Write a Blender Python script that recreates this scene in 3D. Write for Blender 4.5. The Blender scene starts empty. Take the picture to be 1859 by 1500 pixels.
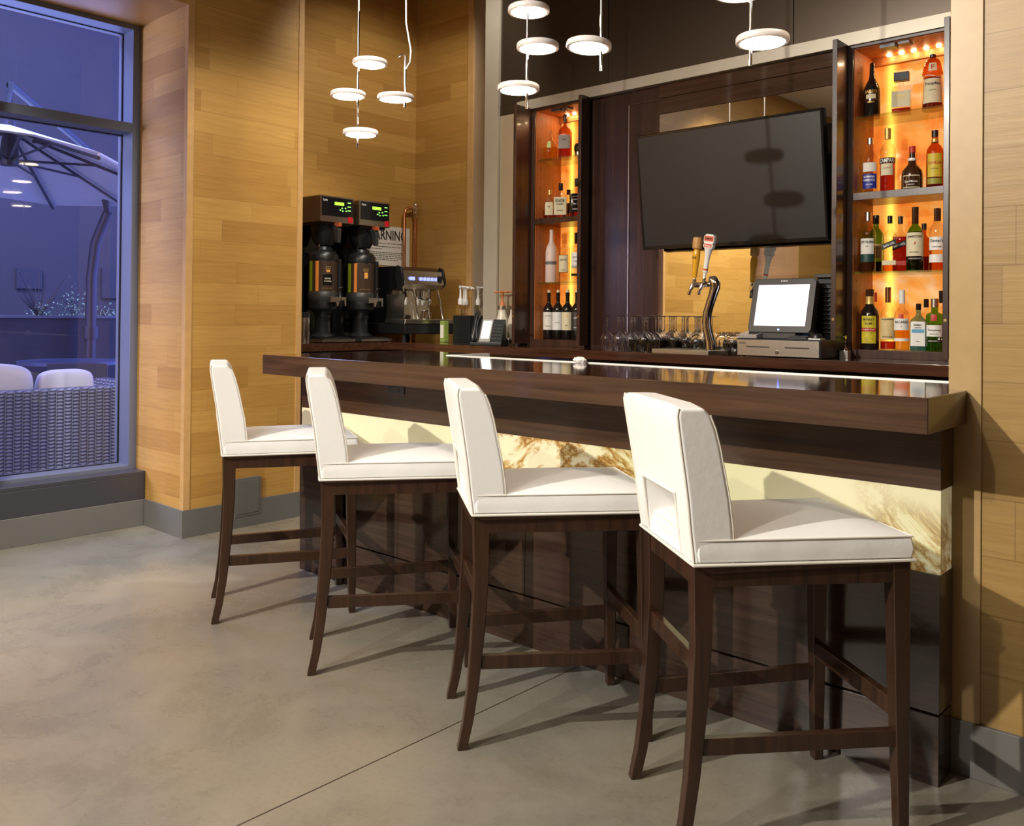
import bpy, math, random
from mathutils import Vector, Matrix
random.seed(7)
PI = math.pi
sc = bpy.context.scene
COL = sc.collection

# ------------------------------------------------------------------ camera
YAW, PITCH, ROLL = 0.736464592, 0.00701674629, 0.00915932611
FPX, PPY = 1602.72, 562.40
cy, sy = math.cos(YAW), math.sin(YAW)
fw = Vector((-sy*math.cos(PITCH), cy*math.cos(PITCH), math.sin(PITCH)))
rt = Vector((cy, sy, 0)); up = rt.cross(fw)
r2 = rt*math.cos(ROLL)+up*math.sin(ROLL); u2 = -rt*math.sin(ROLL)+up*math.cos(ROLL)
cam = bpy.data.cameras.new('camera'); camo = bpy.data.objects.new('camera', cam); COL.objects.link(camo)
m = Matrix((r2, u2, -fw)).transposed().to_4x4(); m.translation = Vector((0, 0, 1.263)); camo.matrix_world = m
cam.sensor_fit = 'HORIZONTAL'; cam.sensor_width = 36; cam.lens = 36*FPX/1859
cam.shift_y = -(750-PPY)/1859; cam.clip_start = .05; cam.clip_end = 100
sc.camera = camo

# ------------------------------------------------------------------ world, exposure
sc.view_settings.view_transform = 'Standard'; sc.view_settings.look = 'None'
sc.view_settings.exposure = 0.18; sc.view_settings.gamma = 1; sc.view_settings.use_curve_mapping = False
w = bpy.data.worlds.new('dusk_sky'); sc.world = w; w.use_nodes = True
w.node_tree.nodes['Background'].inputs[0].default_value = (.11, .155, .62, 1)
w.node_tree.nodes['Background'].inputs[1].default_value = 5.5

# ------------------------------------------------------------------ lights
def aim(o, t): o.rotation_euler = (Vector(t)-o.location).to_track_quat('-Z', 'Y').to_euler()
def spot(name, loc, tgt, power, ang, col=(1, .80, .55), rad=.05, blend=.6):
    l = bpy.data.lights.new(name, 'SPOT'); l.energy = power; l.spot_size = math.radians(ang); l.spot_blend = blend
    l.color = col; l.shadow_soft_size = rad
    o = bpy.data.objects.new(name, l); COL.objects.link(o); o.location = loc; aim(o, tgt); return o
def area(name, loc, tgt, power, sx, sy_, col):
    l = bpy.data.lights.new(name, 'AREA'); l.energy = power; l.shape = 'RECTANGLE'; l.size = sx; l.size_y = sy_; l.color = col
    o = bpy.data.objects.new(name, l); COL.objects.link(o); o.location = loc; aim(o, tgt); return o
WARM = (1, .93, .82)
spot('ceiling_spot', (-3.0, -2.8, 3.75), (-2.0, 2.2, .5), 1150, 62, WARM, .045)
spot('ceiling_spot', (-1.6, -2.2, 3.75), (-1.0, 2.2, .6), 220, 60, WARM, .05)
spot('ceiling_spot', (-2.5, 2.5, 3.8), (-4.7, 2.95, 1.0), 230, 58, WARM, .08)
spot('ceiling_spot', (-3.4, 3.6, 3.8), (-5.2, 4.2, 1.9), 90, 80, WARM, .08)
spot('ceiling_spot', (-3.2, .3, 3.8), (-4.7, .3, 1.6), 650, 80, WARM, .08)  # added spot, brightens the near pillar reflected in the mirror
area('room_fill', (-2.2, -1.0, 3.85), (-2.2, -1.0, 0), 75, 2.5, 2.5, (1, .96, .92))  # added overhead fill with no visible fitting, lifts the whole room
area('window_daylight', (-8.6, 1.0, 6.5), (-6.4, 2.0, 0), 1100, 3.5, 3.5, (.42, .52, 1))

# ------------------------------------------------------------------ material helpers
def newmat(name):
    m_ = bpy.data.materials.new(name); m_.use_nodes = True; return m_, m_.node_tree, m_.node_tree.nodes['Principled BSDF']
def pm(name, col, rough=.5, metal=0., emis=None, es=0., spec=.5, noise=0., nscale=30., bump=0., bscale=200., coat=0.):
    m_, t, b = newmat(name)
    b.inputs['Base Color'].default_value = (*col, 1); b.inputs['Roughness'].default_value = rough
    b.inputs['Metallic'].default_value = metal; b.inputs['Specular IOR Level'].default_value = spec
    b.inputs['Coat Weight'].default_value = coat
    if emis: b.inputs['Emission Color'].default_value = (*emis, 1); b.inputs['Emission Strength'].default_value = es
    if noise:
        n = t.nodes.new('ShaderNodeTexNoise'); n.inputs['Scale'].default_value = nscale
        mx = mixc(t, (*[c*(1-noise) for c in col], 1), (*[min(1, c*(1+noise)) for c in col], 1), n.outputs['Fac'])
        tc = t.nodes.new('ShaderNodeTexCoord'); t.links.new(tc.outputs['Object'], n.inputs['Vector'])
        t.links.new(mx, b.inputs['Base Color'])
    if bump:
        n = t.nodes.new('ShaderNodeTexNoise'); n.inputs['Scale'].default_value = bscale
        bp = t.nodes.new('ShaderNodeBump'); bp.inputs['Strength'].default_value = bump; bp.inputs['Distance'].default_value = .01
        tc = t.nodes.new('ShaderNodeTexCoord'); t.links.new(tc.outputs['Object'], n.inputs['Vector'])
        t.links.new(n.outputs['Fac'], bp.inputs['Height']); t.links.new(bp.outputs[0], b.inputs['Normal'])
    return m_
def mixc(t, a, b, fac, mode='MIX'):
    n = t.nodes.new('ShaderNodeMix'); n.data_type = 'RGBA'; n.blend_type = mode
    for s, v in ((6, a), (7, b)):
        if isinstance(v, tuple): n.inputs[s].default_value = v if len(v) == 4 else (*v, 1)
        else: t.links.new(v, n.inputs[s])
    if isinstance(fac, (int, float)): n.inputs[0].default_value = fac
    else: t.links.new(fac, n.inputs[0])
    return n.outputs[2]
def mth(t, op, a, b=0., c=None):
    n = t.nodes.new('ShaderNodeMath'); n.operation = op
    for i, v in enumerate((a, b) if c is None else (a, b, c)):
        if isinstance(v, (int, float)): n.inputs[i].default_value = v
        else: t.links.new(v, n.inputs[i])
    return n.outputs[0]
def ramp(t, fac, stops):
    n = t.nodes.new('ShaderNodeValToRGB'); e = n.color_ramp.elements
    while len(e) < len(stops): e.new(.5)
    for i, (p, c) in enumerate(stops): e[i].position = p; e[i].color = (*c, 1)
    t.links.new(fac, n.inputs[0]); return n.outputs[0]
def comb(t, x, y, z):
    n = t.nodes.new('ShaderNodeCombineXYZ')
    for i, v in enumerate((x, y, z)):
        if isinstance(v, (int, float)): n.inputs[i].default_value = v
        else: t.links.new(v, n.inputs[i])
    return n.outputs[0]
def sepxyz(t, src='Position'):
    s = t.nodes.new('ShaderNodeSeparateXYZ')
    if src == 'Position': g = t.nodes.new('ShaderNodeNewGeometry'); t.links.new(g.outputs['Position'], s.inputs[0])
    else: g = t.nodes.new('ShaderNodeTexCoord'); t.links.new(g.outputs[src], s.inputs[0])
    return s.outputs
def noise(t, vec, scale, detail=3, rough=.5, dist=0.):
    n = t.nodes.new('ShaderNodeTexNoise'); n.inputs['Scale'].default_value = scale; n.inputs['Detail'].default_value = detail
    n.inputs['Roughness'].default_value = rough; n.inputs['Distortion'].default_value = dist
    t.links.new(vec, n.inputs['Vector']); return n.outputs['Fac']
def wnoise(t, vec):
    n = t.nodes.new('ShaderNodeTexWhiteNoise'); n.noise_dimensions = '3D'; t.links.new(vec, n.inputs['Vector']); return n.outputs['Value']

def planks(name, tones, H=.122, L=.72, rough=.42, seam=.6, seed=0.):
    m_, t, b = newmat(name); x, y, z = sepxyz(t)
    u = mth(t, 'ADD', mth(t, 'ADD', x, y), 50+seed)
    row = mth(t, 'FLOOR', mth(t, 'DIVIDE', mth(t, 'ADD', z, .028), H))
    off = mth(t, 'MULTIPLY', wnoise(t, comb(t, row, seed, 3.3)), 7)
    uu = mth(t, 'DIVIDE', mth(t, 'ADD', u, off), L)
    colm = mth(t, 'FLOOR', uu); rnd = wnoise(t, comb(t, row, colm, seed+1.7))
    grain = noise(t, comb(t, mth(t, 'MULTIPLY', u, 2.2), mth(t, 'MULTIPLY', rnd, 30), mth(t, 'MULTIPLY', z, 45)), 1.6, 6, .6, .6)
    fine = noise(t, comb(t, mth(t, 'MULTIPLY', u, 9), rnd, mth(t, 'MULTIPLY', z, 330)), 1, 2)
    c = ramp(t, rnd, tones)
    c = mixc(t, c, (.62, .56, .50), mth(t, 'MULTIPLY', mth(t, 'SUBTRACT', grain, .38), 1.3), 'MULTIPLY')
    c = mixc(t, c, (.8, .76, .7), mth(t, 'MULTIPLY', fine, .45), 'MULTIPLY')
    fz = mth(t, 'FRACT', mth(t, 'DIVIDE', mth(t, 'ADD', z, .028), H)); fx = mth(t, 'FRACT', uu)
    s1 = mth(t, 'LESS_THAN', fz, .017); s2 = mth(t, 'LESS_THAN', fx, .0022)
    s = mth(t, 'MAXIMUM', s1, s2)
    c = mixc(t, c, (.45, .38, .3), mth(t, 'MULTIPLY', s, seam), 'MULTIPLY')
    t.links.new(c, b.inputs['Base Color']); b.inputs['Roughness'].default_value = rough
    bp = t.nodes.new('ShaderNodeBump'); bp.inputs['Strength'].default_value = .15; bp.inputs['Distance'].default_value = .004
    t.links.new(mth(t, 'SUBTRACT', grain, s), bp.inputs['Height']); t.links.new(bp.outputs[0], b.inputs['Normal'])
    return m_
def darkwood(name, a, b_, axis='x', rough=.22, coat=.0, src='Position', stretch=1.):
    m_, t, b = newmat(name); x, y, z = sepxyz(t, src)
    k = 40*stretch; sc_ = {'x': (1.5, k, k), 'y': (k, 1.5, k), 'z': (k, k, 1.5)}[axis]
    v = comb(t, mth(t, 'MULTIPLY', x, sc_[0]), mth(t, 'MULTIPLY', y, sc_[1]), mth(t, 'MULTIPLY', z, sc_[2]))
    g = noise(t, v, 1, 6, .65, .5)
    c = ramp(t, g, [(.3, a), (.7, b_)])
    t.links.new(c, b.inputs['Base Color']); b.inputs['Roughness'].default_value = rough; b.inputs['Coat Weight'].default_value = coat
    b.inputs['Coat Roughness'].default_value = .06
    return m_
def glass(name, tint, gl=.07, rough=.0):
    m_ = bpy.data.materials.new(name); m_.use_nodes = True; t = m_.node_tree
    t.nodes.clear(); o = t.nodes.new('ShaderNodeOutputMaterial'); mx = t.nodes.new('ShaderNodeMixShader')
    tr = t.nodes.new('ShaderNodeBsdfTransparent'); tr.inputs[0].default_value = (*tint, 1)
    g = t.nodes.new('ShaderNodeBsdfGlossy'); g.inputs['Roughness'].default_value = rough+.02
    lw = t.nodes.new('ShaderNodeLayerWeight'); lw.inputs['Blend'].default_value = .35
    f = mth(t, 'ADD', mth(t, 'MULTIPLY', mth(t, 'POWER', lw.outputs['Facing'], 2.2), .55), gl)
    t.links.new(f, mx.inputs[0]); t.links.new(tr.outputs[0], mx.inputs[1]); t.links.new(g.outputs[0], mx.inputs[2])
    t.links.new(mx.outputs[0], o.inputs[0]); return m_
def emit(name, col, s):
    m_ = bpy.data.materials.new(name); m_.use_nodes = True; t = m_.node_tree
    b = t.nodes['Principled BSDF']; b.inputs['Base Color'].default_value = (*[c*.8 for c in col], 1)
    b.inputs['Emission Color'].default_value = (*col, 1); b.inputs['Emission Strength'].default_value = s; return m_

MAPLE = [(0., (.45, .235, .055)), (.3, (.535, .295, .073)), (.65, (.59, .34, .09)), (1., (.50, .265, .062))]
OAK = [(0., (.325, .195, .060)), (.4, (.37, .23, .075)), (.75, (.40, .255, .085)), (1., (.34, .21, .066))]
M = {}
M['maple'] = planks('maple_planks', MAPLE)
M['oak'] = planks('oak_planks', OAK, H=.16, L=1.1, seed=4)
M['maple_trim'] = pm('maple_trim', (.58, .34, .13), .4, noise=.15, nscale=20)
M['oak_trim'] = pm('oak_trim', (.42, .28, .12), .4, noise=.1, nscale=25)
M['grey_base'] = pm('grey_baseboard', (.15, .145, .135), .45)
M['bronze'] = pm('dark_bronze_metal', (.07, .07, .085), .35, .3)
M['alu'] = pm('window_aluminium', (.15, .17, .24), .4, .15)
M['walnut_top'] = darkwood('walnut_top', (.028, .011, .006), (.085, .034, .018), 'x', .10, .6)
M['walnut'] = darkwood('walnut_front', (.030, .014, .007), (.092, .045, .022), 'x', .3, .15)
M['walnut_gloss'] = darkwood('walnut_gloss', (.03, .015, .010), (.07, .035, .024), 'x', .08, 1.)
M['walnut_v'] = darkwood('walnut_upright', (.018, .008, .006), (.05, .022, .014), 'z', .22, .5)
M['walnut_y'] = darkwood('walnut_crosswise', (.028, .013, .007), (.08, .038, .02), 'y', .25, .3)
M['espresso'] = darkwood('espresso_wood', (.022, .012, .009), (.06, .033, .022), 'x', .2, .3)
M['cabwood'] = darkwood('cabinet_wood', (.03, .013, .009), (.075, .033, .02), 'z', .3, .2)
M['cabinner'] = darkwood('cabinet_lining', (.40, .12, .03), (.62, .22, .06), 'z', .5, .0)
M['stoolwood'] = darkwood('stool_wood', (.020, .009, .005), (.055, .024, .013), 'z', .28, .2, 'Object')
M['steel_trim'] = pm('satin_steel_trim', (.50, .45, .36), .4, .35, noise=.08, nscale=8)
M['steel'] = pm('brushed_steel', (.66, .62, .56), .28, 1., noise=.08, nscale=60)
M['steel_panel'] = pm('steel_panel', (.46, .37, .25), .38, .35, noise=.1, nscale=3)
M['pale_metal'] = pm('pale_satin_metal', (.92, .91, .88), .45, .2)
M['chrome'] = pm('chrome', (.85, .84, .82), .06, 1.)
M['brass'] = pm('brass', (.7, .5, .25), .25, 1.)
M['darkpanel'] = pm('bronze_panel', (.075, .055, .038), .30, .6, noise=.12, nscale=2)
M['leather'] = pm('white_leather', (.90, .895, .88), .42, noise=.02, nscale=4, bump=.05, bscale=55)
M['piping'] = pm('white_piping', (.80, .76, .69), .45)
M['black'] = pm('black_plastic', (.012, .012, .013), .35)
M['blackgloss'] = pm('black_gloss', (.008, .008, .009), .12)
M['rubber'] = pm('rubber', (.02, .018, .016), .6)
M['darkgrey'] = pm('dark_grey_plastic', (.035, .033, .032), .4)
M['white'] = pm('white_plastic', (.8, .78, .74), .4)
M['paper'] = pm('paper', (.78, .74, .66), .7)
M['cream'] = pm('cream_paper', (.72, .64, .42), .7)
M['ink'] = pm('black_ink', (.012, .012, .012), .6)
M['red'] = pm('red_print', (.5, .03, .02), .5)
M['gold'] = pm('gold_print', (.65, .42, .12), .4, .5)
M['whiteink'] = pm('white_print', (.85, .83, .8), .5)
M['copper'] = pm('copper_pipe', (.72, .33, .16), .22, 1.)
M['mirror'] = pm('mirror_glass', (.82, .83, .80), .012, 1.)
M['screen'] = pm('tv_screen', (.012, .012, .013), .36, spec=.6)
M['pwhite'] = pm('pearl_enamel', (.80, .74, .71), .25, coat=.3)
M['discglow'] = emit('pendant_diffuser', (1, .83, .62), 24)
M['ledglow'] = emit('led_puck', (1, .75, .4), 60)
M['ceil'] = pm('ceiling_paint', (.62, .56, .48), .8)
M['glass'] = glass('clear_glass', (.97, .98, .96), .03)
def realglass(name):
    m_, t, b = newmat(name); b.inputs['Transmission Weight'].default_value = 1; b.inputs['Roughness'].default_value = .0
    b.inputs['IOR'].default_value = 1.48; b.inputs['Base Color'].default_value = (1, 1, 1, 1); return m_
M['crystal'] = realglass('crystal_glass')
M['shelfglass'] = glass('shelf_glass', (.80, .88, .78), .10)
M['winglass'] = glass('window_glass', (.90, .92, .96), .05)
M['bclear'] = glass('bottle_clear', (.93, .93, .90), .05)
M['bgreen'] = glass('bottle_green', (.30, .60, .10), .06)
M['bamber'] = glass('bottle_amber', (.68, .32, .09), .06)
M['bblue'] = glass('bottle_blue', (.45, .72, .92), .06)
M['bdark'] = pm('bottle_dark', (.012, .009, .008), .07, coat=.5)
M['bbrown'] = pm('bottle_brown', (.05, .018, .008), .08, coat=.5)
M['frost'] = pm('frosted_glass', (.78, .62, .55), .45)
M['lamber'] = glass('liquor_amber', (.80, .38, .08), .02)
M['lred'] = glass('liquor_red', (.55, .13, .05), .02)
M['lyellow'] = glass('liquor_gold', (.95, .75, .25), .02)
M['lbrown'] = glass('liquor_brown', (.42, .16, .04), .02)
M['ldark'] = pm('liquor_dark', (.05, .012, .004), .1)

def onyx(name, backlit):
    m_, t, b = newmat(name); x, y, z = sepxyz(t)
    v = comb(t, x, y, mth(t, 'MULTIPLY', z, 1.6))
    if backlit:
        n = noise(t, v, 3.2, 5, .55, 1.2)
        c = ramp(t, n, [(.30, (.70, .09, .01)), (.44, (1., .24, .025)), (.58, (1., .38, .07)), (.72, (1., .58, .28))])
        # strip light behind the left edge of each panel
        f1 = mth(t, 'ABSOLUTE', mth(t, 'SUBTRACT', x, -1.575)); f2 = mth(t, 'ABSOLUTE', mth(t, 'SUBTRACT', x, -3.62))
        d = mth(t, 'MINIMUM', f1, f2)
        g = mth(t, 'POWER', 2.718, mth(t, 'MULTIPLY', mth(t, 'MULTIPLY', d, d), -1500.))
        c2 = mixc(t, c, (1., .72, .10), mth(t, 'MULTIPLY', g, .8))
        b.inputs['Base Color'].default_value = (.35, .14, .03, 1); t.links.new(c2, b.inputs['Emission Color'])
        t.links.new(mth(t, 'ADD', mth(t, 'MULTIPLY', g, .7), .72), b.inputs['Emission Strength'])
        b.inputs['Roughness'].default_value = .06
    else:
        n = noise(t, v, 1.3, 3, .5, .5)
        base = ramp(t, n, [(.3, (.66, .64, .38)), (.55, (.80, .74, .50)), (.75, (.84, .74, .50))])
        vv = mth(t, 'ABSOLUTE', mth(t, 'SUBTRACT', noise(t, v, 1.7, 8, .68, 1.6), .5))
        vein = ramp(t, vv, [(0., (.32, .15, .05)), (.018, (.62, .42, .18)), (.06, (1, 1, 1))])
        patch = ramp(t, noise(t, v, .95, 2), [(.50, (0, 0, 0)), (.60, (1, 1, 1))])
        c = mixc(t, base, mixc(t, base, vein, 1., 'MULTIPLY'), patch)
        t.links.new(c, b.inputs['Base Color']); b.inputs['Roughness'].default_value = .25
        t.links.new(c, b.inputs['Emission Color']); b.inputs['Emission Strength'].default_value = .16  # faint glow added so the bar band looks brighter than its surroundings
    return m_
M['onyx'] = onyx('onyx_band', False); M['onyxlit'] = onyx('onyx_backlit', True)

def concrete():
    m_, t, b = newmat('polished_concrete'); x, y, z = sepxyz(t); v = comb(t, x, y, 0)
    n1 = noise(t, v, .55, 4, .55, .4); n2 = noise(t, v, 2.2, 8, .68, .35); n3 = noise(t, v, 60, 3); n4 = noise(t, v, 1.1, 5, .6, .8)
    c = ramp(t, n1, [(.3, (.165, .170, .145)), (.5, (.25, .222, .165)), (.68, (.34, .27, .17))])
    c = mixc(t, c, (.205, .20, .20), mth(t, 'MULTIPLY', n4, .5))
    c = mixc(t, c, ramp(t, n2, [(.30, (.62, .61, .58)), (.56, (.96, .96, .96)), (.72, (1.0, .98, .93))]), .75, 'MULTIPLY')
    c = mixc(t, c, ramp(t, n3, [(.3, (.8, .8, .8)), (.5, (1, 1, 1))]), .5, 'MULTIPLY')
    j = mth(t, 'LESS_THAN', mth(t, 'ABSOLUTE', mth(t, 'SUBTRACT', x, -1.96)), .0028)
    j2 = mth(t, 'LESS_THAN', mth(t, 'ABSOLUTE', mth(t, 'SUBTRACT', y, -1.9)), .0028)
    j = mth(t, 'MAXIMUM', j, j2)
    c = mixc(t, c, (.05, .035, .025), j)
    t.links.new(c, b.inputs['Base Color'])
    t.links.new(mth(t, 'ADD', mth(t, 'MULTIPLY', n2, .3), .14), b.inputs['Roughness'])
    bp = t.nodes.new('ShaderNodeBump'); bp.inputs['Strength'].default_value = .08; bp.inputs['Distance'].default_value = .01
    t.links.new(n2, bp.inputs['Height']); t.links.new(bp.outputs[0], b.inputs['Normal'])
    return m_
M['concrete'] = concrete()

# ------------------------------------------------------------------ mesh helpers
class B:
    def __init__(s): s.v = []; s.f = []; s.mi = []
    def add(s, vs, fs, mi=0):
        n = len(s.v); s.v += [tuple(p) for p in vs]; s.f += [tuple(i+n for i in f) for f in fs]; s.mi += [mi]*len(fs); return s
    def box(s, x0, x1, y0, y1, z0, z1, mi=0):
        return s.add([(x0, y0, z0), (x1, y0, z0), (x1, y1, z0), (x0, y1, z0), (x0, y0, z1), (x1, y0, z1), (x1, y1, z1), (x0, y1, z1)],
                     [(3, 2, 1, 0), (4, 5, 6, 7), (0, 1, 5, 4), (1, 2, 6, 5), (2, 3, 7, 6), (3, 0, 4, 7)], mi)
    def prism(s, poly, a, b_, axis='x', mi=0):   # poly of 2D points extruded along an axis
        def P(p, t):
            return {'x': (t, p[0], p[1]), 'y': (p[0], t, p[1]), 'z': (p[0], p[1], t)}[axis]
        n = len(poly); vs = [P(p, a) for p in poly]+[P(p, b_) for p in poly]
        fs = [tuple(range(n))[::-1], tuple(range(n, 2*n))]+[(i, (i+1) % n, (i+1) % n+n, i+n) for i in range(n)]
        return s.add(vs, fs, mi)
    def lathe(s, prof, n=24, cx=0, cy_=0, mi=0, cap=True, sx=1., sy_=1.):
        vs = []; fs = []
        for p in prof:
            r, z = p[0], p[1]; pw = p[2] if len(p) > 2 else 2.
            for i in range(n):
                t = 2*PI*i/n; c, q = math.cos(t), math.sin(t)
                X = math.copysign(abs(c)**(2/pw), c)*r*sx; Y = math.copysign(abs(q)**(2/pw), q)*r*sy_
                vs.append((cx+X, cy_+Y, z))
        k = len(prof)
        for j in range(k-1):
            for i in range(n):
                a = j*n+i; b_ = j*n+(i+1) % n; fs.append((a, b_, b_+n, a+n))
        if cap: fs.append(tuple(range(n))[::-1]); fs.append(tuple(range((k-1)*n, k*n)))
        return s.add(vs, fs, mi)
    def tube(s, pts, r, n=10, mi=0, cap=True, flat=1.):
        pts = [Vector(p) for p in pts]; rr = r if isinstance(r, (list, tuple)) else [r]*len(pts)
        vs = []; fs = []; ref = None
        for i, p in enumerate(pts):
            d = (pts[min(i+1, len(pts)-1)]-pts[max(i-1, 0)]).normalized()
            if ref is None:
                ref = Vector((0, 0, 1)) if abs(d.z) < .9 else Vector((1, 0, 0))
            a = (ref-d*ref.dot(d)).normalized(); ref = a; b_ = d.cross(a)
            for k in range(n):
                t = 2*PI*k/n; vs.append(p+a*math.cos(t)*rr[i]+b_*math.sin(t)*rr[i]*flat)
        for j in range(len(pts)-1):
            for k in range(n):
                a_ = j*n+k; c_ = j*n+(k+1) % n; fs.append((a_, c_, c_+n, a_+n))
        if cap: fs.append(tuple(range(n))[::-1]); fs.append(tuple(range((len(pts)-1)*n, len(pts)*n)))
        return s.add(vs, fs, mi)
    def bar(s, p0, p1, w_, h_, upv=(0, 0, 1), mi=0, w2=None, h2=None):
        p0 = Vector(p0); p1 = Vector(p1); d = (p1-p0).normalized(); u_ = Vector(upv); u_ = (u_-d*u_.dot(d)).normalized(); r_ = d.cross(u_)
        w2 = w2 or w_; h2 = h2 or h_; vs = []
        for p, W_, H_ in ((p0, w_, h_), (p1, w2, h2)):
            for a, b_ in ((-1, -1), (1, -1), (1, 1), (-1, 1)): vs.append(p+r_*a*W_/2+u_*b_*H_/2)
        return s.add(vs, [(3, 2, 1, 0), (4, 5, 6, 7), (0, 1, 5, 4), (1, 2, 6, 5), (2, 3, 7, 6), (3, 0, 4, 7)], mi)
    def sections(s, secs, mi=0):      # list of equal-length loops
        n = len(secs[0]); vs = [p for q in secs for p in q]; k = len(secs); fs = []
        for j in range(k-1):
            for i in range(n):
                a = j*n+i; b_ = j*n+(i+1) % n; fs.append((a, b_, b_+n, a+n))
        fs.append(tuple(range(n))[::-1]); fs.append(tuple(range((k-1)*n, k*n)))
        return s.add(vs, fs, mi)
    def xf(s, mat, start=0):
        s.v[start:] = [tuple(mat @ Vector(p)) for p in s.v[start:]]; return s
def out(name, b, mats, parent=None, bevel=0., seg=2, smooth=False, subsurf=0, angle=40):
    me = bpy.data.meshes.new(name); me.from_pydata(b.v, [], b.f); me.update()
    import bmesh as _b
    bm = _b.new(); bm.from_mesh(me); _b.ops.recalc_face_normals(bm, faces=bm.faces); bm.to_mesh(me); bm.free()
    mats = mats if isinstance(mats, (list, tuple)) else [mats]
    for q in mats: me.materials.append(M[q] if isinstance(q, str) else q)
    for p, i in zip(me.polygons, b.mi): p.material_index = i; p.use_smooth = smooth or bevel > 0 or subsurf > 0
    o = bpy.data.objects.new(name, me); COL.objects.link(o)
    if parent: o.parent = parent
    if bevel:
        md = o.modifiers.new('bevel', 'BEVEL'); md.width = bevel; md.segments = seg; md.limit_method = 'ANGLE'; md.angle_limit = math.radians(35)
        md.harden_normals = True
    if subsurf:
        md = o.modifiers.new('sub', 'SUBSURF'); md.levels = subsurf; md.render_levels = subsurf
    if smooth and not subsurf:
        for e in me.edges: pass
        try: me.set_sharp_from_angle(angle=math.radians(angle))
        except Exception: pass
    return o
def tag(o, label, cat, group=None, kind=None):
    o['label'] = label; o['category'] = cat
    if group: o['group'] = group
    if kind: o['kind'] = kind
    return o
def thing(name, label, cat, loc=(0, 0, 0), rz=0., group=None):
    o = bpy.data.objects.new(name, None); COL.objects.link(o); o.empty_display_size = .05
    o.location = loc; o.rotation_euler = (0, 0, rz); return tag(o, label, cat, group)
def struct(name, b, mats, label=None, parent=None, **k):
    o = out(name, b, mats, parent, **k)
    if not parent: o['kind'] = 'structure'
    if label: o['label'] = label
    return o
def copy_tree(o, parent=None):
    c = o.copy(); COL.objects.link(c); c.parent = parent
    for ch in o.children: copy_tree(ch, c)
    return c
_fc = {}
def textb(body, h, width=None, ext=.0006):
    """lettering as a mesh in the XZ plane, centred, facing -Y"""
    key = body
    if key not in _fc:
        cu = bpy.data.curves.new('txt', 'FONT'); cu.body = body; cu.size = 1; cu.align_x = 'CENTER'; cu.resolution_u = 2; cu.offset = .018
        o = bpy.data.objects.new('txt', cu); COL.objects.link(o)
        me = bpy.data.meshes.new_from_object(o); vs = [v.co.copy() for v in me.vertices]; fs = [tuple(p.vertices) for p in me.polygons]
        bpy.data.objects.remove(o); bpy.data.curves.remove(cu); bpy.data.meshes.remove(me); _fc[key] = (vs, fs)
    vs, fs = _fc[key]
    x0 = min(v.x for v in vs); x1 = max(v.x for v in vs); y0 = min(v.y for v in vs); y1 = max(v.y for v in vs)
    sy_ = h/max(.3, (y1-y0)); sx = (width/(x1-x0)) if width else sy_
    b = B(); b.add([((v.x-(x0+x1)/2)*sx, 0, (v.y-(y0+y1)/2)*sy_) for v in vs], fs); return b
def place_text(name, body, h, width, mat, parent, org, right, upv):
    """put lettering on a plane: org centre, right and up unit vectors"""
    b = textb(body, h, width); R_ = Vector(right); U_ = Vector(upv); O_ = Vector(org)
    b.v = [tuple(O_+R_*p[0]+U_*p[2]) for p in b.v]
    o = out(name, b, mat, parent); return o

# ================================================================== SETTING
XW, XP, YJ, YP2 = -5.27, -4.685, 2.44, 3.20      # window plane, pillar face, jamb, pillar end
YW, XR = 2.68, -.75                              # right wall plane, opening jamb
ZC = 3.9
XS, YB = -5.25, 4.64                             # recess side wall and back wall
struct('floor', B().box(XW, 3.2, -5.2, YB+.1, -.1, 0), 'concrete')
struct('ceiling', B().box(XW-.3, 3.2, -5.2, YB+.2, ZC, ZC+.1), 'ceil')
struct('wall_back', B().box(XW, 3.2, -5.3, -5.2, 0, ZC), 'oak')
struct('wall_east', B().box(3.2, 3.3, -5.2, YW+.2, 0, ZC), 'oak')
wr = struct('wall_right', B().box(XR+.075, 3.2, YW, YW+.2, .15, ZC), 'oak')
struct('wall_niche_right', B().box(XR+.075, XR+.275, YW+.2, YB+.1, 0, ZC), 'walnut_v')
struct('trim_1', B().box(XR-.01, XR+.075, YW-.006, YW+.21, 0, ZC), 'oak_trim', bevel=.002)
struct('baseboard_right', B().box(XR+.0, 3.2, YW-.014, YW+.19, 0, .15), 'grey_base', bevel=.002)
# pillar between window and bar niche
struct('wall_pillar_left', B().box(XW-.3, XP, YJ, YP2, 0, ZC), 'maple')
struct('trim_2', B().box(XP-.035, XP+.004, YJ-.004, YJ+.036, .155, ZC).box(XP-.01, XP+.006, YP2-.034, YP2+.004, .155, ZC), 'maple_trim', bevel=.001)
struct('baseboard_left', B().prism([(XW+.1, YJ-.012), (XP+.012, YJ-.012), (XP+.012, YP2+.002), (XP-.01, YP2+.002), (XP-.01, YJ+.01), (XW+.1, YJ+.01)], 0, .155, 'z'), 'grey_base')
# wall above and between windows
struct('wall_left_header', B().box(XW-.3, XP, -1.75, YJ, 3.0, ZC), 'maple')
struct('wall_pillar_near', B().box(XW-.3, XP, -.57, 1.31, 0, 2.9995), 'maple')
struct('trim_3', B().box(XP-.03, XP+.004, 1.276, 1.314, .155, 3.0).box(XP-.03, XP+.004, -.574, -.536, .155, 3.0), 'maple_trim')
struct('wall_left_far', B().box(XW-.3, XP, -5.2, -1.75, 0, ZC), 'maple')
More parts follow.
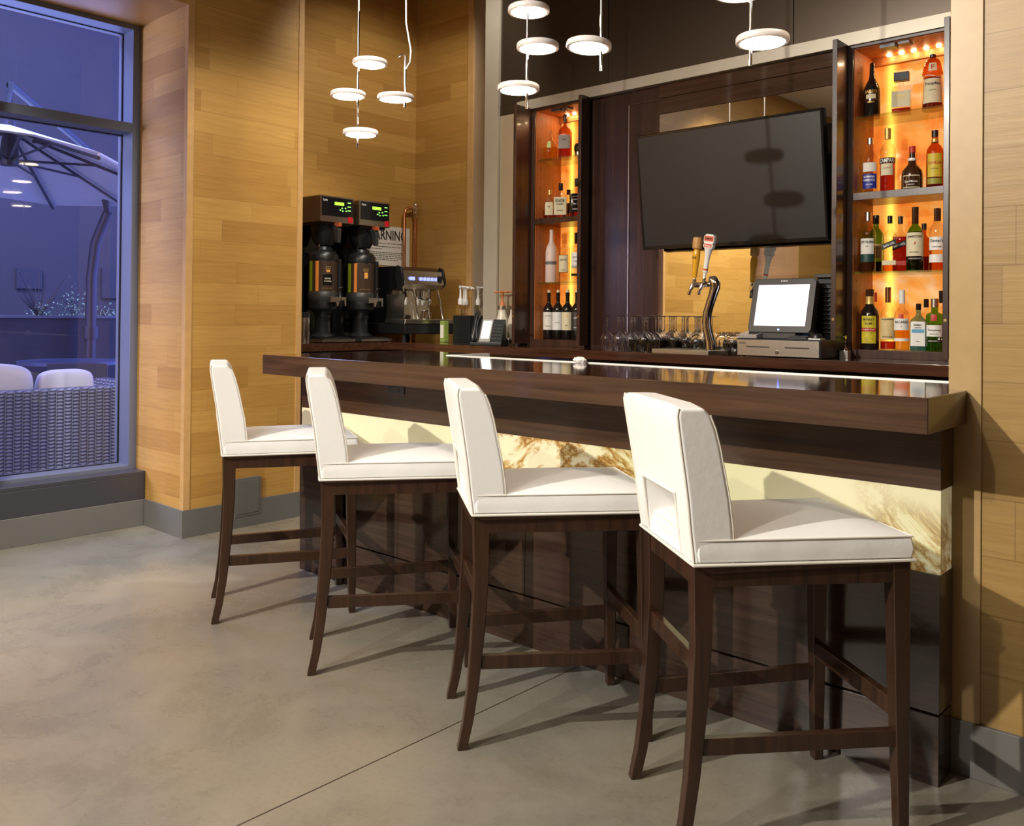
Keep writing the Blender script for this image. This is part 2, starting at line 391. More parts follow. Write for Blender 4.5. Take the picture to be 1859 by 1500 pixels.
# recess walls
struct('wall_niche_left', B().box(XS-.15, XS, YP2, YB+.1, 0, ZC), 'maple')
struct('wall_niche_back', B().box(XS, -4.64, YB, YB+.1, 0, ZC), 'maple')
struct('trim_4', B().box(-4.66, -4.605, YB-.012, YB+.05, 1.075, ZC), 'maple_trim')
struct('wall_steel_return', B().box(-4.605, -4.1, YB, YB+.1, 0, ZC), 'steel_panel')

YF = 4.30                                        # face plane of the back bar millwork
struct('trim_5', B().box(-4.145, -4.022, YF-.02, YB, 1.0, ZC), 'steel_trim')
struct('wall_steel_panel', B().box(-4.018, -3.80, YF, YB, 1.0, 2.597), 'steel_panel')
pb = B()
xs = [-4.018, -3.135, -1.97, -.72]
for a, b_ in zip(xs, xs[1:]): pb.box(a+.002, b_-.002, YF-.004, YF+.1, 2.662, ZC)
pb.box(-4.018, -3.862, YF-.004, YF+.1, 2.6, 2.662)
struct('wall_bronze_panel', pb, 'darkpanel', bevel=.0015)
struct('trim_6', B().box(-3.86, -.76, YF-.012, YF+.06, 2.60, 2.662), 'steel_trim')
struct('wall_niche_rear', B().box(-4.1, -.7, YB+.02, YB+.12, 0, ZC), 'walnut_v')

# ------------------------------------------------------------------ windows
def window(n, y0, y1, transom=True):
    xf, xg = XW, -5.413
    fr = B(); fr.box(xg-.05, xf, y1-.047, y1, .30, 3.0).box(xg-.05, xf, y0, y0+.047, .30, 3.0)
    fr.box(xg-.05, xf, y0+.047, y1-.047, 2.968, 3.0).box(xg-.05, xf, y0+.047, y1-.047, .298, .343)
    if transom: fr.box(xg-.05, xf, y0+.047, y1-.047, 2.347, 2.404)
    o = struct('window_%d' % n, fr, 'alu', bevel=.002)
    gb = B()
    for z0, z1 in ([(.343, 2.347), (2.404, 2.968)]): gb.add([(xg, y0+.047, z0), (xg, y1-.047, z0), (xg, y1-.047, z1), (xg, y0+.047, z1)], [(0, 1, 2, 3)])
    out('window_pane', gb, 'winglass', o)
    gk = B()
    for z0, z1 in ([(.343, 2.347), (2.404, 2.968)]):
        gk.box(xg-.004, xg+.010, y1-.053, y1-.047, z0, z1).box(xg-.004, xg+.01, y0+.047, y0+.053, z0, z1).box(xg-.004, xg+.01, y0+.05, y1-.05, z0, z0+.005).box(xg-.004, xg+.01, y0+.05, y1-.05, z1-.005, z1)
    out('window_gasket', gk, 'black', o)
    out('window_sill', B().box(-5.5, -5.145, y0, y1-.002, .155, .298).box(-5.27, -5.145, y0, y1-.002, .298, .322), 'bronze', o, bevel=.003)
    return o
window(1, 1.31, YJ); window(2, -1.75, -.57)
struct('baseboard_window', B().box(-5.2, -5.138, 1.31, YJ-.012, 0, .155).box(-5.2, -5.138, -1.75, -.57, 0, .155), 'grey_base', bevel=.002)
ap = out('access_panel', B().box(XP, XP+.014, 2.75, 2.925, .065, .29).box(XP+.014, XP+.016, 2.765, 2.91, .08, .275), 'grey_base', bevel=.002)
tag(ap, 'small grey access panel low on the wooden pillar above the baseboard', 'access panel')

# ------------------------------------------------------------------ BAR
XL, XRR = -3.72, -.743
bar = thing('bar_counter', 'long dark walnut bar with a pale onyx band below the counter', 'bar', (0, 0, 0))
out('bar_top', B().box(XL, -.712, 2.335, 2.985, .975, 1.067), ['walnut_top'], bar, bevel=.002)
out('bar_top_return', B().box(XL, -3.12, 2.985, 3.26, .975, 1.067), ['walnut_top'], bar, bevel=.002)
out('top_fascia', B().box(XL-.001, -.7115, 2.332, 2.3355, .976, 1.066), ['walnut'], bar)
out('top_end_fascia', B().box(-.7125, -.7095, 2.334, YW-.016, .976, 1.066), ['walnut_y'], bar)
out('metal_edge', B().box(-3.125, -.72, 2.972, 2.99, 1.0, 1.0705).box(-3.125, -3.106, 2.99, 3.26, 1.0, 1.0705), 'pale_metal', bar)
YBF = 2.553
out('body', B().box(XL+.01, XRR-.04, YBF+.035, 2.66, .0, .974).box(XL+.01, XRR-.04, 2.66, 2.95, .0, .974), 'espresso', bar)
out('dado', B().prism([(XL, YBF), (XRR, YBF), (XRR, YW-.016), (XRR-.035, YW-.016), (XRR-.035, YBF+.035), (XL, YBF+.035)], .80, .975, 'z'), 'walnut', bar, bevel=.001)
out('onyx_band', B().prism([(XL+.004, YBF), (XRR, YBF), (XRR, YW-.03), (XRR-.035, YW-.03), (XRR-.035, YBF+.035), (XL+.004, YBF+.035)], .572, .7995, 'z'), 'onyx', bar)
lo = B()
px = XL
for k in range(4):
    q = XL+(XRR-XL)*(k+1)/4
    if k < 3: lo.box(px, q-.002, YBF-.004, YBF+.03, .196, .571)
    else: lo.prism([(px, YBF-.004), (XRR, YBF-.004), (XRR, YW-.016), (XRR-.035, YW-.016), (XRR-.035, YBF+.03), (px, YBF+.03)], .196, .571, 'z')
    px = q
out('lower_panel', lo, 'espresso', bar, bevel=.001)
out('kick_panel', B().prism([(XL, YBF-.002), (XRR-.002, YBF-.002), (XRR-.002, YW-.016), (XRR-.035, YW-.016), (XRR-.035, YBF+.03), (XL, YBF+.03)], 0, .188, 'z'), 'espresso', bar, bevel=.001)
so = thing('socket_plate', 'small dark socket plate set in the bar front under the counter', 'socket', (-3.0, YBF, .93))
out('plate', B().box(-.055, .055, -.005, 0, -.0155, .0155), 'bronze', so, bevel=.001)
out('socket_slot', B().box(-.045, .025, -.0065, -.005, -.009, .009), 'blackgloss', so)

# ------------------------------------------------------------------ BACK COUNTER (L-shaped) and base cabinets
ZT = 1.075
ct = out('back_counter', B().prism([(XS+.001, YP2+.006), (-4.70, YP2+.006), (-4.70, 3.84), (-4.675, 3.91), (-4.61, 3.93), (XR+.07, 3.93), (XR+.07, YF+.33), (XS+.001, YF+.33)], ZT-.05, ZT, 'z'), 'walnut_top', bevel=.002)
tag(ct, 'L-shaped dark walnut back counter holding the bottles cabinets and coffee machines', 'counter')
bc = thing('base_cabinet', 'dark base cabinets under the side counter beside the wooden pillar', 'cabinet', (0, 0, 0))
out('body', B().box(XS+.012, -4.73, YP2+.012, 3.9, 0, ZT-.05), 'walnut_v', bc)
bc2 = thing('base_cabinet', 'dark base cabinets under the long back counter behind the bar', 'cabinet', (0, 0, 0))
out('body', B().box(-4.65, XR+.07, 3.98, YB, 0, ZT-.05), 'walnut_v', bc2)
dd = B()
for k in range(6): dd.box(-4.62+k*.64, -4.62+k*.64+.62, 3.965, 3.98, .12, ZT-.075)
out('door', dd, 'espresso', bc2)

# ------------------------------------------------------------------ display cabinets
def cabinet(name, label, x0, x1, shelves, dl, dr, dly, dry):
    c = thing(name, label, 'cabinet', (0, 0, 0))
    z0, z1 = ZT, 2.60; yb = 4.57
    out('case', B().box(x0-.035, x0, YF, YB+.01, z0, z1).box(x1, x1+.035, YF, YB+.01, z0, z1).box(x0, x1, YF, YB, z0, z0+.04).box(x0, x1, YF, YB, 2.585, z1), 'cabwood', c, bevel=.0015)
    lb_ = (B().box(x0, x0+.003, YF+.012, yb, z0+.04, 2.585).box(x1-.003, x1, YF+.012, yb, z0+.04, 2.585).box(x0+.003, x1-.003, YF+.012, yb, 2.582, 2.585))
    out('backlit_panel', B().box(x0+.003, x1-.003, yb, yb+.012, z0+.04, 2.545), 'onyxlit', c)
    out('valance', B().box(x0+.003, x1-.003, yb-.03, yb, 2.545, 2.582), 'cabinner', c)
    out('mid_shelf', B().box(x0, x1, YF+.004, yb, shelves[1]-.035, shelves[1]), 'cabwood', c, bevel=.001)
    for z in (shelves[0], shelves[2]): out('glass_shelf', B().box(x0+.004, x1-.004, YF+.03, yb-.002, z-.009, z), 'shelfglass', c)
    pn = lb_
    for k in range(22):
        z = z0+.12+k*.064
        for y in (YF+.06, yb-.05): pn.box(x0+.003, x0+.0045, y-.003, y+.003, z-.003, z+.003, 1)
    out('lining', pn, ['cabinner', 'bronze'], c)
    hg = B()
    hg.box(x0+.12, x0+.19, YF+.02, YF+.075, 2.566, 2.582).box(x0+.205, x0+.255, YF+.02, YF+.075, 2.57, 2.582)
    out('door_track', hg, 'bronze', c)
    for k in range(5):
        q = B(); q.lathe([(.011, 2.576), (.011, 2.582)], 12, x0+.10+k*.058, yb-.06); out('led_light', q, 'ledglow', c)
    for (dx, side, dy0) in ((dl, -1, dly), (dr, 1, dry)):
        q = B().box(dx-.012, dx+.012, dy0, YF-.004, z0+.012, 2.605)
        d = out('pocket_door', q, 'cabwood', c, bevel=.0015)
        s_ = -1 if side < 0 else 1
        k = B(); k.lathe([(.004, 0), (.004, .018), (.009, .022), (.009, .03)], 12)
        k.xf(Matrix.Translation((dx-.012 if side > 0 else dx+.012, dy0+.05, 1.175)) @ Matrix.Rotation(-PI/2 if side > 0 else PI/2, 4, 'Y'))
        out('door_knob', k, 'chrome', d, smooth=True)
        k = B().box(dx-.006, dx+.006, dy0-.003, dy0, 1.255, 1.267); out('lock', k, 'brass', d)
    return c
RS = (2.254, 1.877, 1.493); LS = (2.272, 1.888, 1.480)
rc = cabinet('bottle_cabinet', 'tall dark cabinet of spirits at right of the screen with backlit amber panel', -1.665, -1.235, RS, -1.70, -1.200, 4.165, 4.17)
lc = cabinet('bottle_cabinet', 'tall narrow dark cabinet of spirits and wine left of the screen', -3.715, -3.335, LS, -3.752, -3.283, 4.15, 4.215)
# small steel catches at the foot of the doors
for x, y, lb in ((-3.80, 4.16, 'small steel catch block at the foot of the left cabinet door'), (-1.655, 4.20, 'small chrome catch at the left foot of the right bottle cabinet')):
    t_ = thing('door_catch', lb, 'catch', (x, y, ZT))
    out('block', B().box(-.02, .02, -.018, .018, 0, .036), 'steel', t_, bevel=.001)
    q = B().lathe([(.014, .036), (.016, .044), (.007, .05), (.004, .075), (.006, .08), (.002, .085)], 12)
    out('pin', q, 'chrome', t_, smooth=True)

# centre panel: dark veneer, mirror
struct('wall_mirror_surround', B().box(-3.284, -1.712, 4.335, 4.42, ZT, 2.60), 'walnut_v')
mi = out('wall_mirror', B().box(-2.79, -1.714, 4.330, 4.3345, ZT, 2.43), 'mirror'); tag(mi, 'large mirror behind the screen reflecting the wooden pillar and window', 'mirror')
struct('trim_7', B().box(-3.006, -1.714, 4.330, 4.3345, 2.516, 2.522).box(-2.79, -1.714, 4.322, 4.3345, 2.432, 2.514).box(-2.79, -1.714, 4.322, 4.3345, 2.524, 2.598), 'walnut_gloss')
struct('trim_8', B().box(-3.006, -3.001, 4.329, 4.3345, ZT, 2.516), 'steel')

# ------------------------------------------------------------------ TV
tv = thing('television', 'large black flat television tilted down in front of the mirror', 'television', (-2.275, 4.2, 1.662))
tl = math.atan2(.083, .603); Rt = Matrix.Rotation(tl, 4, 'X')
TW, TH = 1.046, .606
def tvp(name, b, mt, par=tv, **k): b.xf(Rt); return out(name, b, mt, par, **k)
tvp('housing', B().box(-TW/2-.013, TW/2+.013, .004, .045, -.02, TH+.014), 'blackgloss', bevel=.004)
tvp('screen', B().box(-TW/2, TW/2, 0, .006, 0, TH), 'screen')
tvp('bezel', B().box(-TW/2-.012, TW/2+.012, -.003, .004, -.018, 0).box(-TW/2-.012, TW/2+.012, -.003, .004, TH, TH+.010).box(-TW/2-.012, -TW/2, -.003, .004, 0, TH).box(TW/2, TW/2+.012, -.003, .004, 0, TH), 'blackgloss', bevel=.001)
out('wall_bracket', B().box(-.12, .12, .0, .122, .22, .34), 'black', tv)

# ================================================================== PENDANTS
def pendant(label, rod_xy, ztop, zbot, discs, cordmat='steel', hook=False, kink=False):
    x, y = rod_xy
    p = thing('pendant_lamp', label, 'lamp', (x, y, ZC), group='disc pendants over the bar')
    out('rod', B().tube([(0, 0, zbot-ZC), (0, 0, ztop-ZC)], .0055, 10), 'chrome', p, smooth=True)
    if kink: cp = [(.0, 0, 0), (0, 0, ztop-ZC+.25), (.002, 0, ztop-ZC+.15), (.025, .01, ztop-ZC+.02), (.022, .008, ztop-ZC-.03), (.004, 0, ztop-ZC-.06)]
    else: cp = [(0, 0, 0), (0, 0, ztop-ZC)]
    out('cord', B().tube(cp, .0035, 8), 'white', p, smooth=True)
    if hook: out('hook', B().tube([(0, 0, ztop-ZC), (-.01, -.004, ztop-ZC+.012), (-.035, -.014, ztop-ZC+.0)], .004, 8), 'chrome', p, smooth=True)
    out('ceiling_cup', B().lathe([(.03, -.03), (.032, -.002)], 16), 'chrome', p, smooth=True)
    for (dx, dy, z, tl_, ta) in discs:
        mt = Matrix.Translation((dx, dy, z-ZC)) @ Matrix.Rotation(ta, 4, 'Z') @ Matrix.Rotation(tl_, 4, 'X')
        q = B().lathe([(.060, .0), (.0795, .0), (.0815, .003), (.0815, .017), (.0785, .021), (.02, .023)], 40); q.xf(mt)
        s_ = out('shade', q, 'pwhite', p, smooth=True)
        q = B().lathe([(.068, -.0012), (.068, .002)], 40); q.xf(mt); out('diffuser', q, 'discglow', s_)
        a = math.atan2(-dy, -dx)
        q = B().lathe([(.010, -.004), (.010, .026)], 14); q.xf(Matrix.Translation((0, 0, z-ZC))); out('clamp', q, 'chrome', s_, smooth=True)
    return p
pendant('leftmost disc pendant, chrome rod carrying three stacked lit discs', (-3.305, 2.56), 2.68, 2.04, [(.03, .045, 2.433, 0, 0), (-.035, -.03, 2.28, 0, 0), (.03, -.005, 2.096, 0, 0)])
pendant('disc pendant with one lit disc hanging just right of the leftmost trio', (-3.005, 2.59), 2.42, 2.19, [(-.035, -.025, 2.225, .03, .5)], hook=True, kink=True)
pendant('disc pendant with three lit discs hanging at the centre before the dark panels', (-2.245, 2.55), 2.95, 2.06, [(-.02, .03, 2.446, 0, 0), (.045, .01, 2.286, 0, 0), (-.035, -.01, 2.135, 0, 0)])
pendant('single disc pendant on a chrome rod right of the central trio', (-1.885, 2.54), 2.62, 2.14, [(-.04, -.02, 2.225, -.07, -.4)], kink=False)
pendant('disc pendant above the television, two lit discs, upper one cut by the frame', (-1.30, 2.53), 2.9, 2.05, [(.03, .02, 2.119, 0, 0), (-.05, .02, 2.29, 0, 0)])
pendant('rightmost pendant of which only the rod tip shows at the top edge', (-.955, 2.58), 2.9, 2.265, [(-.04, -.02, 2.36, 0, 0)])

# ================================================================== STOOLS
def stool():
    s = thing('bar_stool', '', 'bar stool', (0, 0, 0), 0)
    yb = -.27
    # rear legs, curved
    zz = [.69, .5, .34, .18, .08, 0.]; ry = [.002, .006, 0., -.010, -.022, -.038]; fy = [.052, .050, .040, .023, .008, -.010]
    for sx in (-1, 1):
        secs = []
        for z, a, b_ in zip(zz, ry, fy):
            k = z/.69; xo = sx*(.190+.0*(1-k)); wi = .030+.014*k; xi = xo-sx*wi
            secs.append([(xo, yb+a, z), (xi, yb+a, z), (xi, yb+b_, z), (xo, yb+b_, z)])
        out('leg', B().sections(secs), 'stoolwood', s, bevel=.003)
        out('foot_pad', B().box(min(sx*.187, sx*.163), max(sx*.187, sx*.163), yb-.035, yb-.013, -.0, .004), 'rubber', s)
        secs = []
        for z, d_ in ((.69, .046), (.35, .038), (0., .028)):
            xo = sx*.217; xi = xo-sx*d_; secs.append([(xo, yb+.542, z), (xi, yb+.542, z), (xi, yb+.542-d_, z), (xo, yb+.542-d_, z)])
        out('leg', B().sections(secs), 'stoolwood', s, bevel=.003)
    ap = B()
    ap.box(-.17, .17, yb+.008, yb+.03, .628, .684).box(-.19, .19, yb+.508, yb+.532, .628, .684)
    for sx in (-1, 1): ap.bar((sx*.178, yb+.03, .656), (sx*.203, yb+.515, .656), .022, .056)
    out('seat_frame', ap, 'stoolwood', s, bevel=.002)
    for sx in (-1, 1): out('stretcher', B().bar((sx*.174, yb+.03, .250), (sx*.200, yb+.515, .252), .024, .040), 'stoolwood', s, bevel=.003)
    out('stretcher', B().bar((-.17, yb+.024, .438), (.17, yb+.024, .438), .022, .044), 'stoolwood', s, bevel=.003)
    out('footrest', B().bar((-.195, yb+.52, .318), (.195, yb+.52, .318), .024, .044), 'stoolwood', s, bevel=.003)
    # cushion
    nx, ny = 12, 14; vs = []; fs = []
    def hw(t): return .200+.020*t
    def P(i, j, z, inset=0.):
        u = i/nx*2-1; t = j/ny; y = (yb+.01)+t*.532
        X = u*(hw(t)-inset); return (X, y+(inset if j == 0 else (-inset if j == ny else 0)), z)
    for j in range(ny+1):
        for i in range(nx+1):
            u = abs(i/nx*2-1); t = abs(j/ny*2-1); z = .742+.024*(1-u**3)*(1-t**4)
            vs.append(P(i, j, z))
    n0 = len(vs)
    ring = [(i, 0) for i in range(nx)]+[(nx, j) for j in range(ny)]+[(i, ny) for i in range(nx, 0, -1)]+[(0, j) for j in range(ny, 0, -1)]
    for j in range(ny):
        for i in range(nx): a = j*(nx+1)+i; fs.append((a, a+1, a+nx+2, a+nx+1))
    levels = [(.712, -.004), (.686, -.001)]
    prev = [j*(nx+1)+i for i, j in ring]
    for z, ins in levels:
        cur = []
        for k_, (i, j) in enumerate(ring):
            wv = .0015*math.sin(k_*1.9)*(1 if z > .7 else 0)
            vs.append(P(i, j, z, ins+wv)); cur.append(len(vs)-1)
        for k_ in range(len(ring)): fs.append((prev[k_], cur[k_], cur[(k_+1) % len(ring)], prev[(k_+1) % len(ring)]))
        prev = cur
    fs.append(tuple(prev))
    out('seat_cushion', B().add(vs, fs), 'leather', s, bevel=.006, seg=2)
    pp = []
    for k_, (i, j) in enumerate(ring): pp.append(P(i, j, .7405, -.0015))
    pp.append(pp[0]); q = B().tube(pp, .0022, 6, cap=False); pw = out('piping', q, 'piping', s, smooth=True)
    pp = [P(i, j, .684, -.005) for (i, j) in ring]; pp.append(pp[0]); pp = [(a, b_ if b_ > yb+.03 else yb-.003, c) for a, b_, c in pp]
    out('piping', B().tube(pp, .004, 8, cap=False), 'piping', s, smooth=True)
    # backrest: curved slab with an opening above the seat
    zs = [.684, .70, .765, .835, .90, .96, 1.005, 1.035, 1.052]
    rear = [0., -.001, -.010, -.018, -.028, -.038, -.045, -.049, -.046]
    frnt = [.096, .096, .093, .083, .069, .056, .043, .030, .014]
    xs_ = [-1, -.93, -.6, .6, .93, 1]
    ia, ib = 2, 3          # opening columns between xs_[2], xs_[3]
    hz = (1, 3)            # opening between zs[1] and zs[3]
    def X_(u, z): return u*(.200+.018*(z-.684)/.37)
    vf = {}; vv = []
    def V(i, k, side):
        key = (i, k, side)
        if key not in vf:
            y = yb+(rear[k] if side == 0 else frnt[k]); x = X_(xs_[i], zs[k])
            crown = .010*(1-xs_[i]**2)
            z = zs[k]+(crown if k == len(zs)-1 else (crown*.5 if k == len(zs)-2 else 0))
            vv.append((x, y-(.006*(1-xs_[i]**2) if side == 0 else -.006*(1-xs_[i]**2)), z)); vf[key] = len(vv)-1
        return vf[key]
    ff = []; nX, nZ = len(xs_)-1, len(zs)-1
    def solid(i, k): return 0 <= i < nX and 0 <= k < nZ and not (i == ia and hz[0] <= k < hz[1])
    for i in range(nX):
        for k in range(nZ):
            if not solid(i, k): continue
            ff.append((V(i, k, 0), V(i+1, k, 0), V(i+1, k+1, 0), V(i, k+1, 0)))
            ff.append((V(i, k, 1), V(i, k+1, 1), V(i+1, k+1, 1), V(i+1, k, 1)))
            if not solid(i-1, k): ff.append((V(i, k, 0), V(i, k+1, 0), V(i, k+1, 1), V(i, k, 1)))
            if not solid(i+1, k): ff.append((V(i+1, k, 0), V(i+1, k, 1), V(i+1, k+1, 1), V(i+1, k+1, 0)))
            if not solid(i, k-1): ff.append((V(i, k, 0), V(i, k, 1), V(i+1, k, 1), V(i+1, k, 0)))
            if not solid(i, k+1): ff.append((V(i, k+1, 0), V(i+1, k+1, 0), V(i+1, k+1, 1), V(i, k+1, 1)))
    out('backrest', B().add(vv, ff), 'leather', s, bevel=.008, seg=3)
    # piping along the rear edges of the back and around the opening
    for sx in (-1, 1):
        pts = [(sx*(abs(X_(1, z))-.004), yb+r_-.001, z) for z, r_ in zip(zs, rear)]
        out('piping', B().tube(pts, .0032, 7), 'piping', s, smooth=True)
        pts = [(sx*(abs(X_(1, z))-.003), yb+r_+.001, z) for z, r_ in zip(zs[:-1], frnt[:-1])]
        out('piping', B().tube(pts, .0022, 7), 'piping', s, smooth=True)
    o1 = .6*.2; out('piping', B().tube([(-o1-.004, yb-.004, .69), (-o1-.004, yb-.013, .765), (-o1-.003, yb-.0225, .838), (o1+.003, yb-.0225, .838), (o1+.004, yb-.013, .765), (o1+.004, yb-.004, .69)], .003, 7), 'piping', s, smooth=True)
    return s
def put_stool(o, corner, ang, label):
    a = math.radians(ang); R_ = Matrix.Rotation(-a, 3, 'Z'); off = R_ @ Vector((.19, -.27, 0))
    o.location = (corner[0]-off.x, corner[1]-off.y, 0); o.rotation_euler = (0, 0, -a); o['label'] = label; o['group'] = 'bar stools along the bar'
st = stool()
SP = [((-1.075, 1.826), 38.5, 'nearest and largest white leather bar stool, at the right end of the bar'),
      ((-1.808, 1.832), 38.5, 'white leather bar stool second from the right, its open back seen edge-on'),
      ((-2.571, 1.844), 36., 'white leather bar stool second from the left, its front legs overlapped by the next stool'),
      ((-3.284, 1.877), 29., 'farthest white leather bar stool, at the left end beside the wooden pillar')]
for i, (c_, a_, l_) in enumerate(SP):
    o = st if i == 0 else copy_tree(st); put_stool(o, c_, a_, l_)

# ================================================================== BOTTLES
PR = {  # (radius fraction, height fraction, squareness)
 'wine': [(.90, 0), (1, .012), (1, .60), (.96, .66), (.72, .72), (.42, .765), (.36, .80), (.35, .93), (.38, .935), (.38, 1.)],
 'spirit': [(.90, 0), (1, .012), (1, .62), (.95, .68), (.70, .74), (.42, .78), (.36, .82), (.36, 1.)],
 'tall': [(.90, 0), (1, .01), (.97, .58), (.85, .66), (.55, .73), (.38, .78), (.34, .84), (.34, 1.)],
 'sqr': [(.92, 0, 7), (1, .012, 7), (1, .60, 7), (.92, .66, 5), (.55, .72, 3), (.34, .76), (.30, .80), (.30, 1.)],
 'deco': [(.95, 0, 9), (1, .01, 9), (1, .60, 9), (.93, .66, 8), (.45, .68, 3), (.25, .70), (.24, .78), (.24, .80)],
 'cream': [(.90, 0), (.98, .01), (1, .45), (.97, .52), (.75, .62), (.45, .70), (.32, .78), (.29, .97), (.25, 1.)],
 'monk': [(.98, 0), (1, .01), (.92, .25), (.82, .50), (.80, .54), (.98, .56), (1., .58), (.82, .72), (.62, .80), (.36, .82), (.30, .84), (.28, .88)],
 'bell': [(.92, 0), (1, .02), (1, .36), (.93, .46), (.62, .55), (.42, .60), (.36, .66), (.34, .72), (.28, .80), (.26, 1.)],
 'fat': [(.92, 0), (1, .02), (1, .50), (.95, .60), (.65, .68), (.38, .72), (.34, .76), (.34, 1.)],
 'squat': [(.95, 0), (1, .02), (1., .35), (.75, .56), (.42, .72), (.25, .78), (.22, .9), (.26, 1.)],
 'crown': [(.85, 0), (1, .04), (1, .45), (.85, .62), (.45, .70), (.30, .74), (.28, .8), (.28, 1.)],
 'skull': [(.75, 0), (.9, .1), (.85, .3), (1., .5), (1., .75), (.75, .93), (.3, 1.)],
 'cyl': [(.92, 0), (1, .01), (1, .66), (.93, .71), (.6, .735), (.42, .75), (.40, .78), (.40, 1.)],
 'gingr': [(.85, 0), (1, .012), (1, .56), (.9, .64), (.55, .72), (.45, .75), (.40, .80), (.40, 1.)],
}
def prof_at(pf, zf):
    for a, b_ in zip(pf, pf[1:]):
        if a[1] <= zf <= b_[1]:
            k = (zf-a[1])/max(1e-6, b_[1]-a[1]); pa = a[2] if len(a) > 2 else 2.; pb_ = b_[2] if len(b_) > 2 else 2.
            return a[0]+(b_[0]-a[0])*k, pa+(pb_-pa)*k
    return pf[-1][0], 2.
def ringpt(r, t, pw, sy_=1.):
    c, q = math.cos(t), math.sin(t)
    return math.copysign(abs(c)**(2/pw), c)*r, math.copysign(abs(q)**(2/pw), q)*r*sy_
def bottle(name, label, group, x, y, z, h, r, shape, mat, capmat='black', cap=.86, liq=None, lv=.6, labels=(), rz=.22, sy_=1., cat='bottle', capr=1.12):
    o = thing(name, label, cat, (x, y, z), rz, group); pf = PR[shape]
    b = B().lathe([(p[0]*r, p[1]*h, p[2] if len(p) > 2 else 2.) for p in pf], 28, sy_=sy_)
    body = out('glass_body', b, mat, o, smooth=True, angle=50)
    if liq:
        zs = [i/12*lv for i in range(13)]; q = []
        for zf in zs:
            rr, pw = prof_at(pf, max(zf, .012)); q.append((rr*r*.93, .004+zf*h, pw))
        out('liquid', B().lathe(q, 28, sy_=sy_), liq, o, smooth=True, angle=50)
    if capmat:
        tr, _ = prof_at(pf, cap+.01); top = pf[-1][1]
        if shape == 'deco': b = B().box(-.034, .034, -.02, .02, .80*h, 1.*h)
        else: b = B().lathe([(tr*r*capr, cap*h), (tr*r*capr, (top+.003)*h), (tr*r*capr*.85, (top+.008)*h)], 20)
        out('cap', b, capmat, o, smooth=(shape != 'deco'), bevel=.002 if shape == 'deco' else 0)
    for li, lb in enumerate(labels):
        eo = .0012+.0007*li
        z0, z1, arc, lm, texts = lb[:5]; n = 10; vs = []; fs = []
        for j in range(5):
            zf = z0+(z1-z0)*j/4; rr, pw = prof_at(pf, zf)
            for i in range(n+1):
                t = -PI/2+(i/n*2-1)*arc; X, Y = ringpt(rr*r+eo, t, pw, sy_); vs.append((X, Y, zf*h))
        for j in range(4):
            for i in range(n): a = j*(n+1)+i; fs.append((a, a+1, a+n+2, a+n+1))
        lo_ = out('label', B().add(vs, fs), lm, o, smooth=True)
        for tx, zf, th, tw, tm in texts:
            q = textb(tx, th, tw); rr, pw = prof_at(pf, zf)
            for i, p in enumerate(q.v):
                zz_ = zf*h+p[2]; rr, pw = prof_at(pf, zz_/h)
                if pw > 3: X, Y = p[0], -(rr*r*sy_+eo+.001)
                else:
                    t = -PI/2+p[0]/max(rr*r, .01); X, Y = ringpt(rr*r+eo+.001, t, pw, sy_)
                q.v[i] = (X, Y, zz_)
            out('lettering', q, tm, lo_)
    return o
G1 = 'spirits on the top glass shelf of the right cabinet'; G2 = 'spirits on the dark wooden shelf of the right cabinet'
G3 = 'spirits on the lower glass shelf of the right cabinet'; G4 = 'spirits on the bottom of the right cabinet'
g1, w1, g2, b1 = 2.2545, 1.8775, 1.4935, ZT+.0405
L1, L2, L3 = 'ink', 'whiteink', 'gold'
bottle('liqueur_bottle', 'black cream liqueur bottle with oval gold label, top shelf of right cabinet', G1, -1.620, 4.43, g1, .277, .040, 'cream', 'bdark', None, labels=[(.30, .50, .9, 'bbrown', [('BAILEYS', .47, .016, .058, 'gold'), ('ORIGINAL', .28, .007, .035, 'gold')]), (.34, .42, .55, 'cream', [])])
bottle('liqueur_bottle', 'square decanter bottle with broad black cap, middle of the top right shelf', G1, -1.478, 4.43, g1, .206, .044, 'deco', 'bclear', 'black', .8, 'lred', .12, [(.16, .54, .82, 'cream', [('DISARONNO', .42, .008, .05, 'gold'), ('ORIGINALE', .34, .005, .035, 'gold')])], sy_=.72)
o = bottle('liqueur_bottle', 'monk shaped brown bottle with pale label and white cord, top right shelf', G1, -1.337, 4.43, g1, .300, .046, 'monk', 'bamber', 'bdark', .84, 'lbrown', .5, [(.10, .49, 1.1, 'cream', [('Frangelico', .40, .018, .066, 'ink'), ('LIQUORE', .30, .005, .03, 'ink')]), (.60, .73, .42, 'cream', [('F', .665, .022, .014, 'red')])], rz=.3)
out('cord', B().tube([(.040*math.cos(t), .040*math.sin(t), .158+.006*math.sin(2*t)) for t in [i*PI/8 for i in range(17)]]+[(.042, -.004, .12), (.044, -.01, .08)], .0016, 6), 'white', o, smooth=True)
bottle('liqueur_bottle', 'clear bottle with blue label at left of the dark wooden shelf', G2, -1.623, 4.42, w1, .279, .037, 'spirit', 'bclear', 'steel', .90, 'glass', .5, [(.10, .36, 1.0, pm('blue_label', (.02, .03, .28), .5), [('ROMANA', .31, .011, .052, 'whiteink'), ('SAMBUCA', .25, .011, .055, 'whiteink'), ('LIQUORE', .17, .006, .03, 'whiteink')]), (.40, .56, .9, 'paper', [])])
bottle('liqueur_bottle', 'tall red aperitif bottle with white block capitals over a cream label', G2, -1.539, 4.42, w1, .316, .036, 'spirit', 'bclear', 'gold', .84, 'lred', .52, [(.455, .54, 1.3, 'bdark', [('CAMPARI', .498, .020, .070, 'whiteink')]), (.27, .45, .8, 'cream', [('APERITIVO', .38, .005, .035, 'red')])])
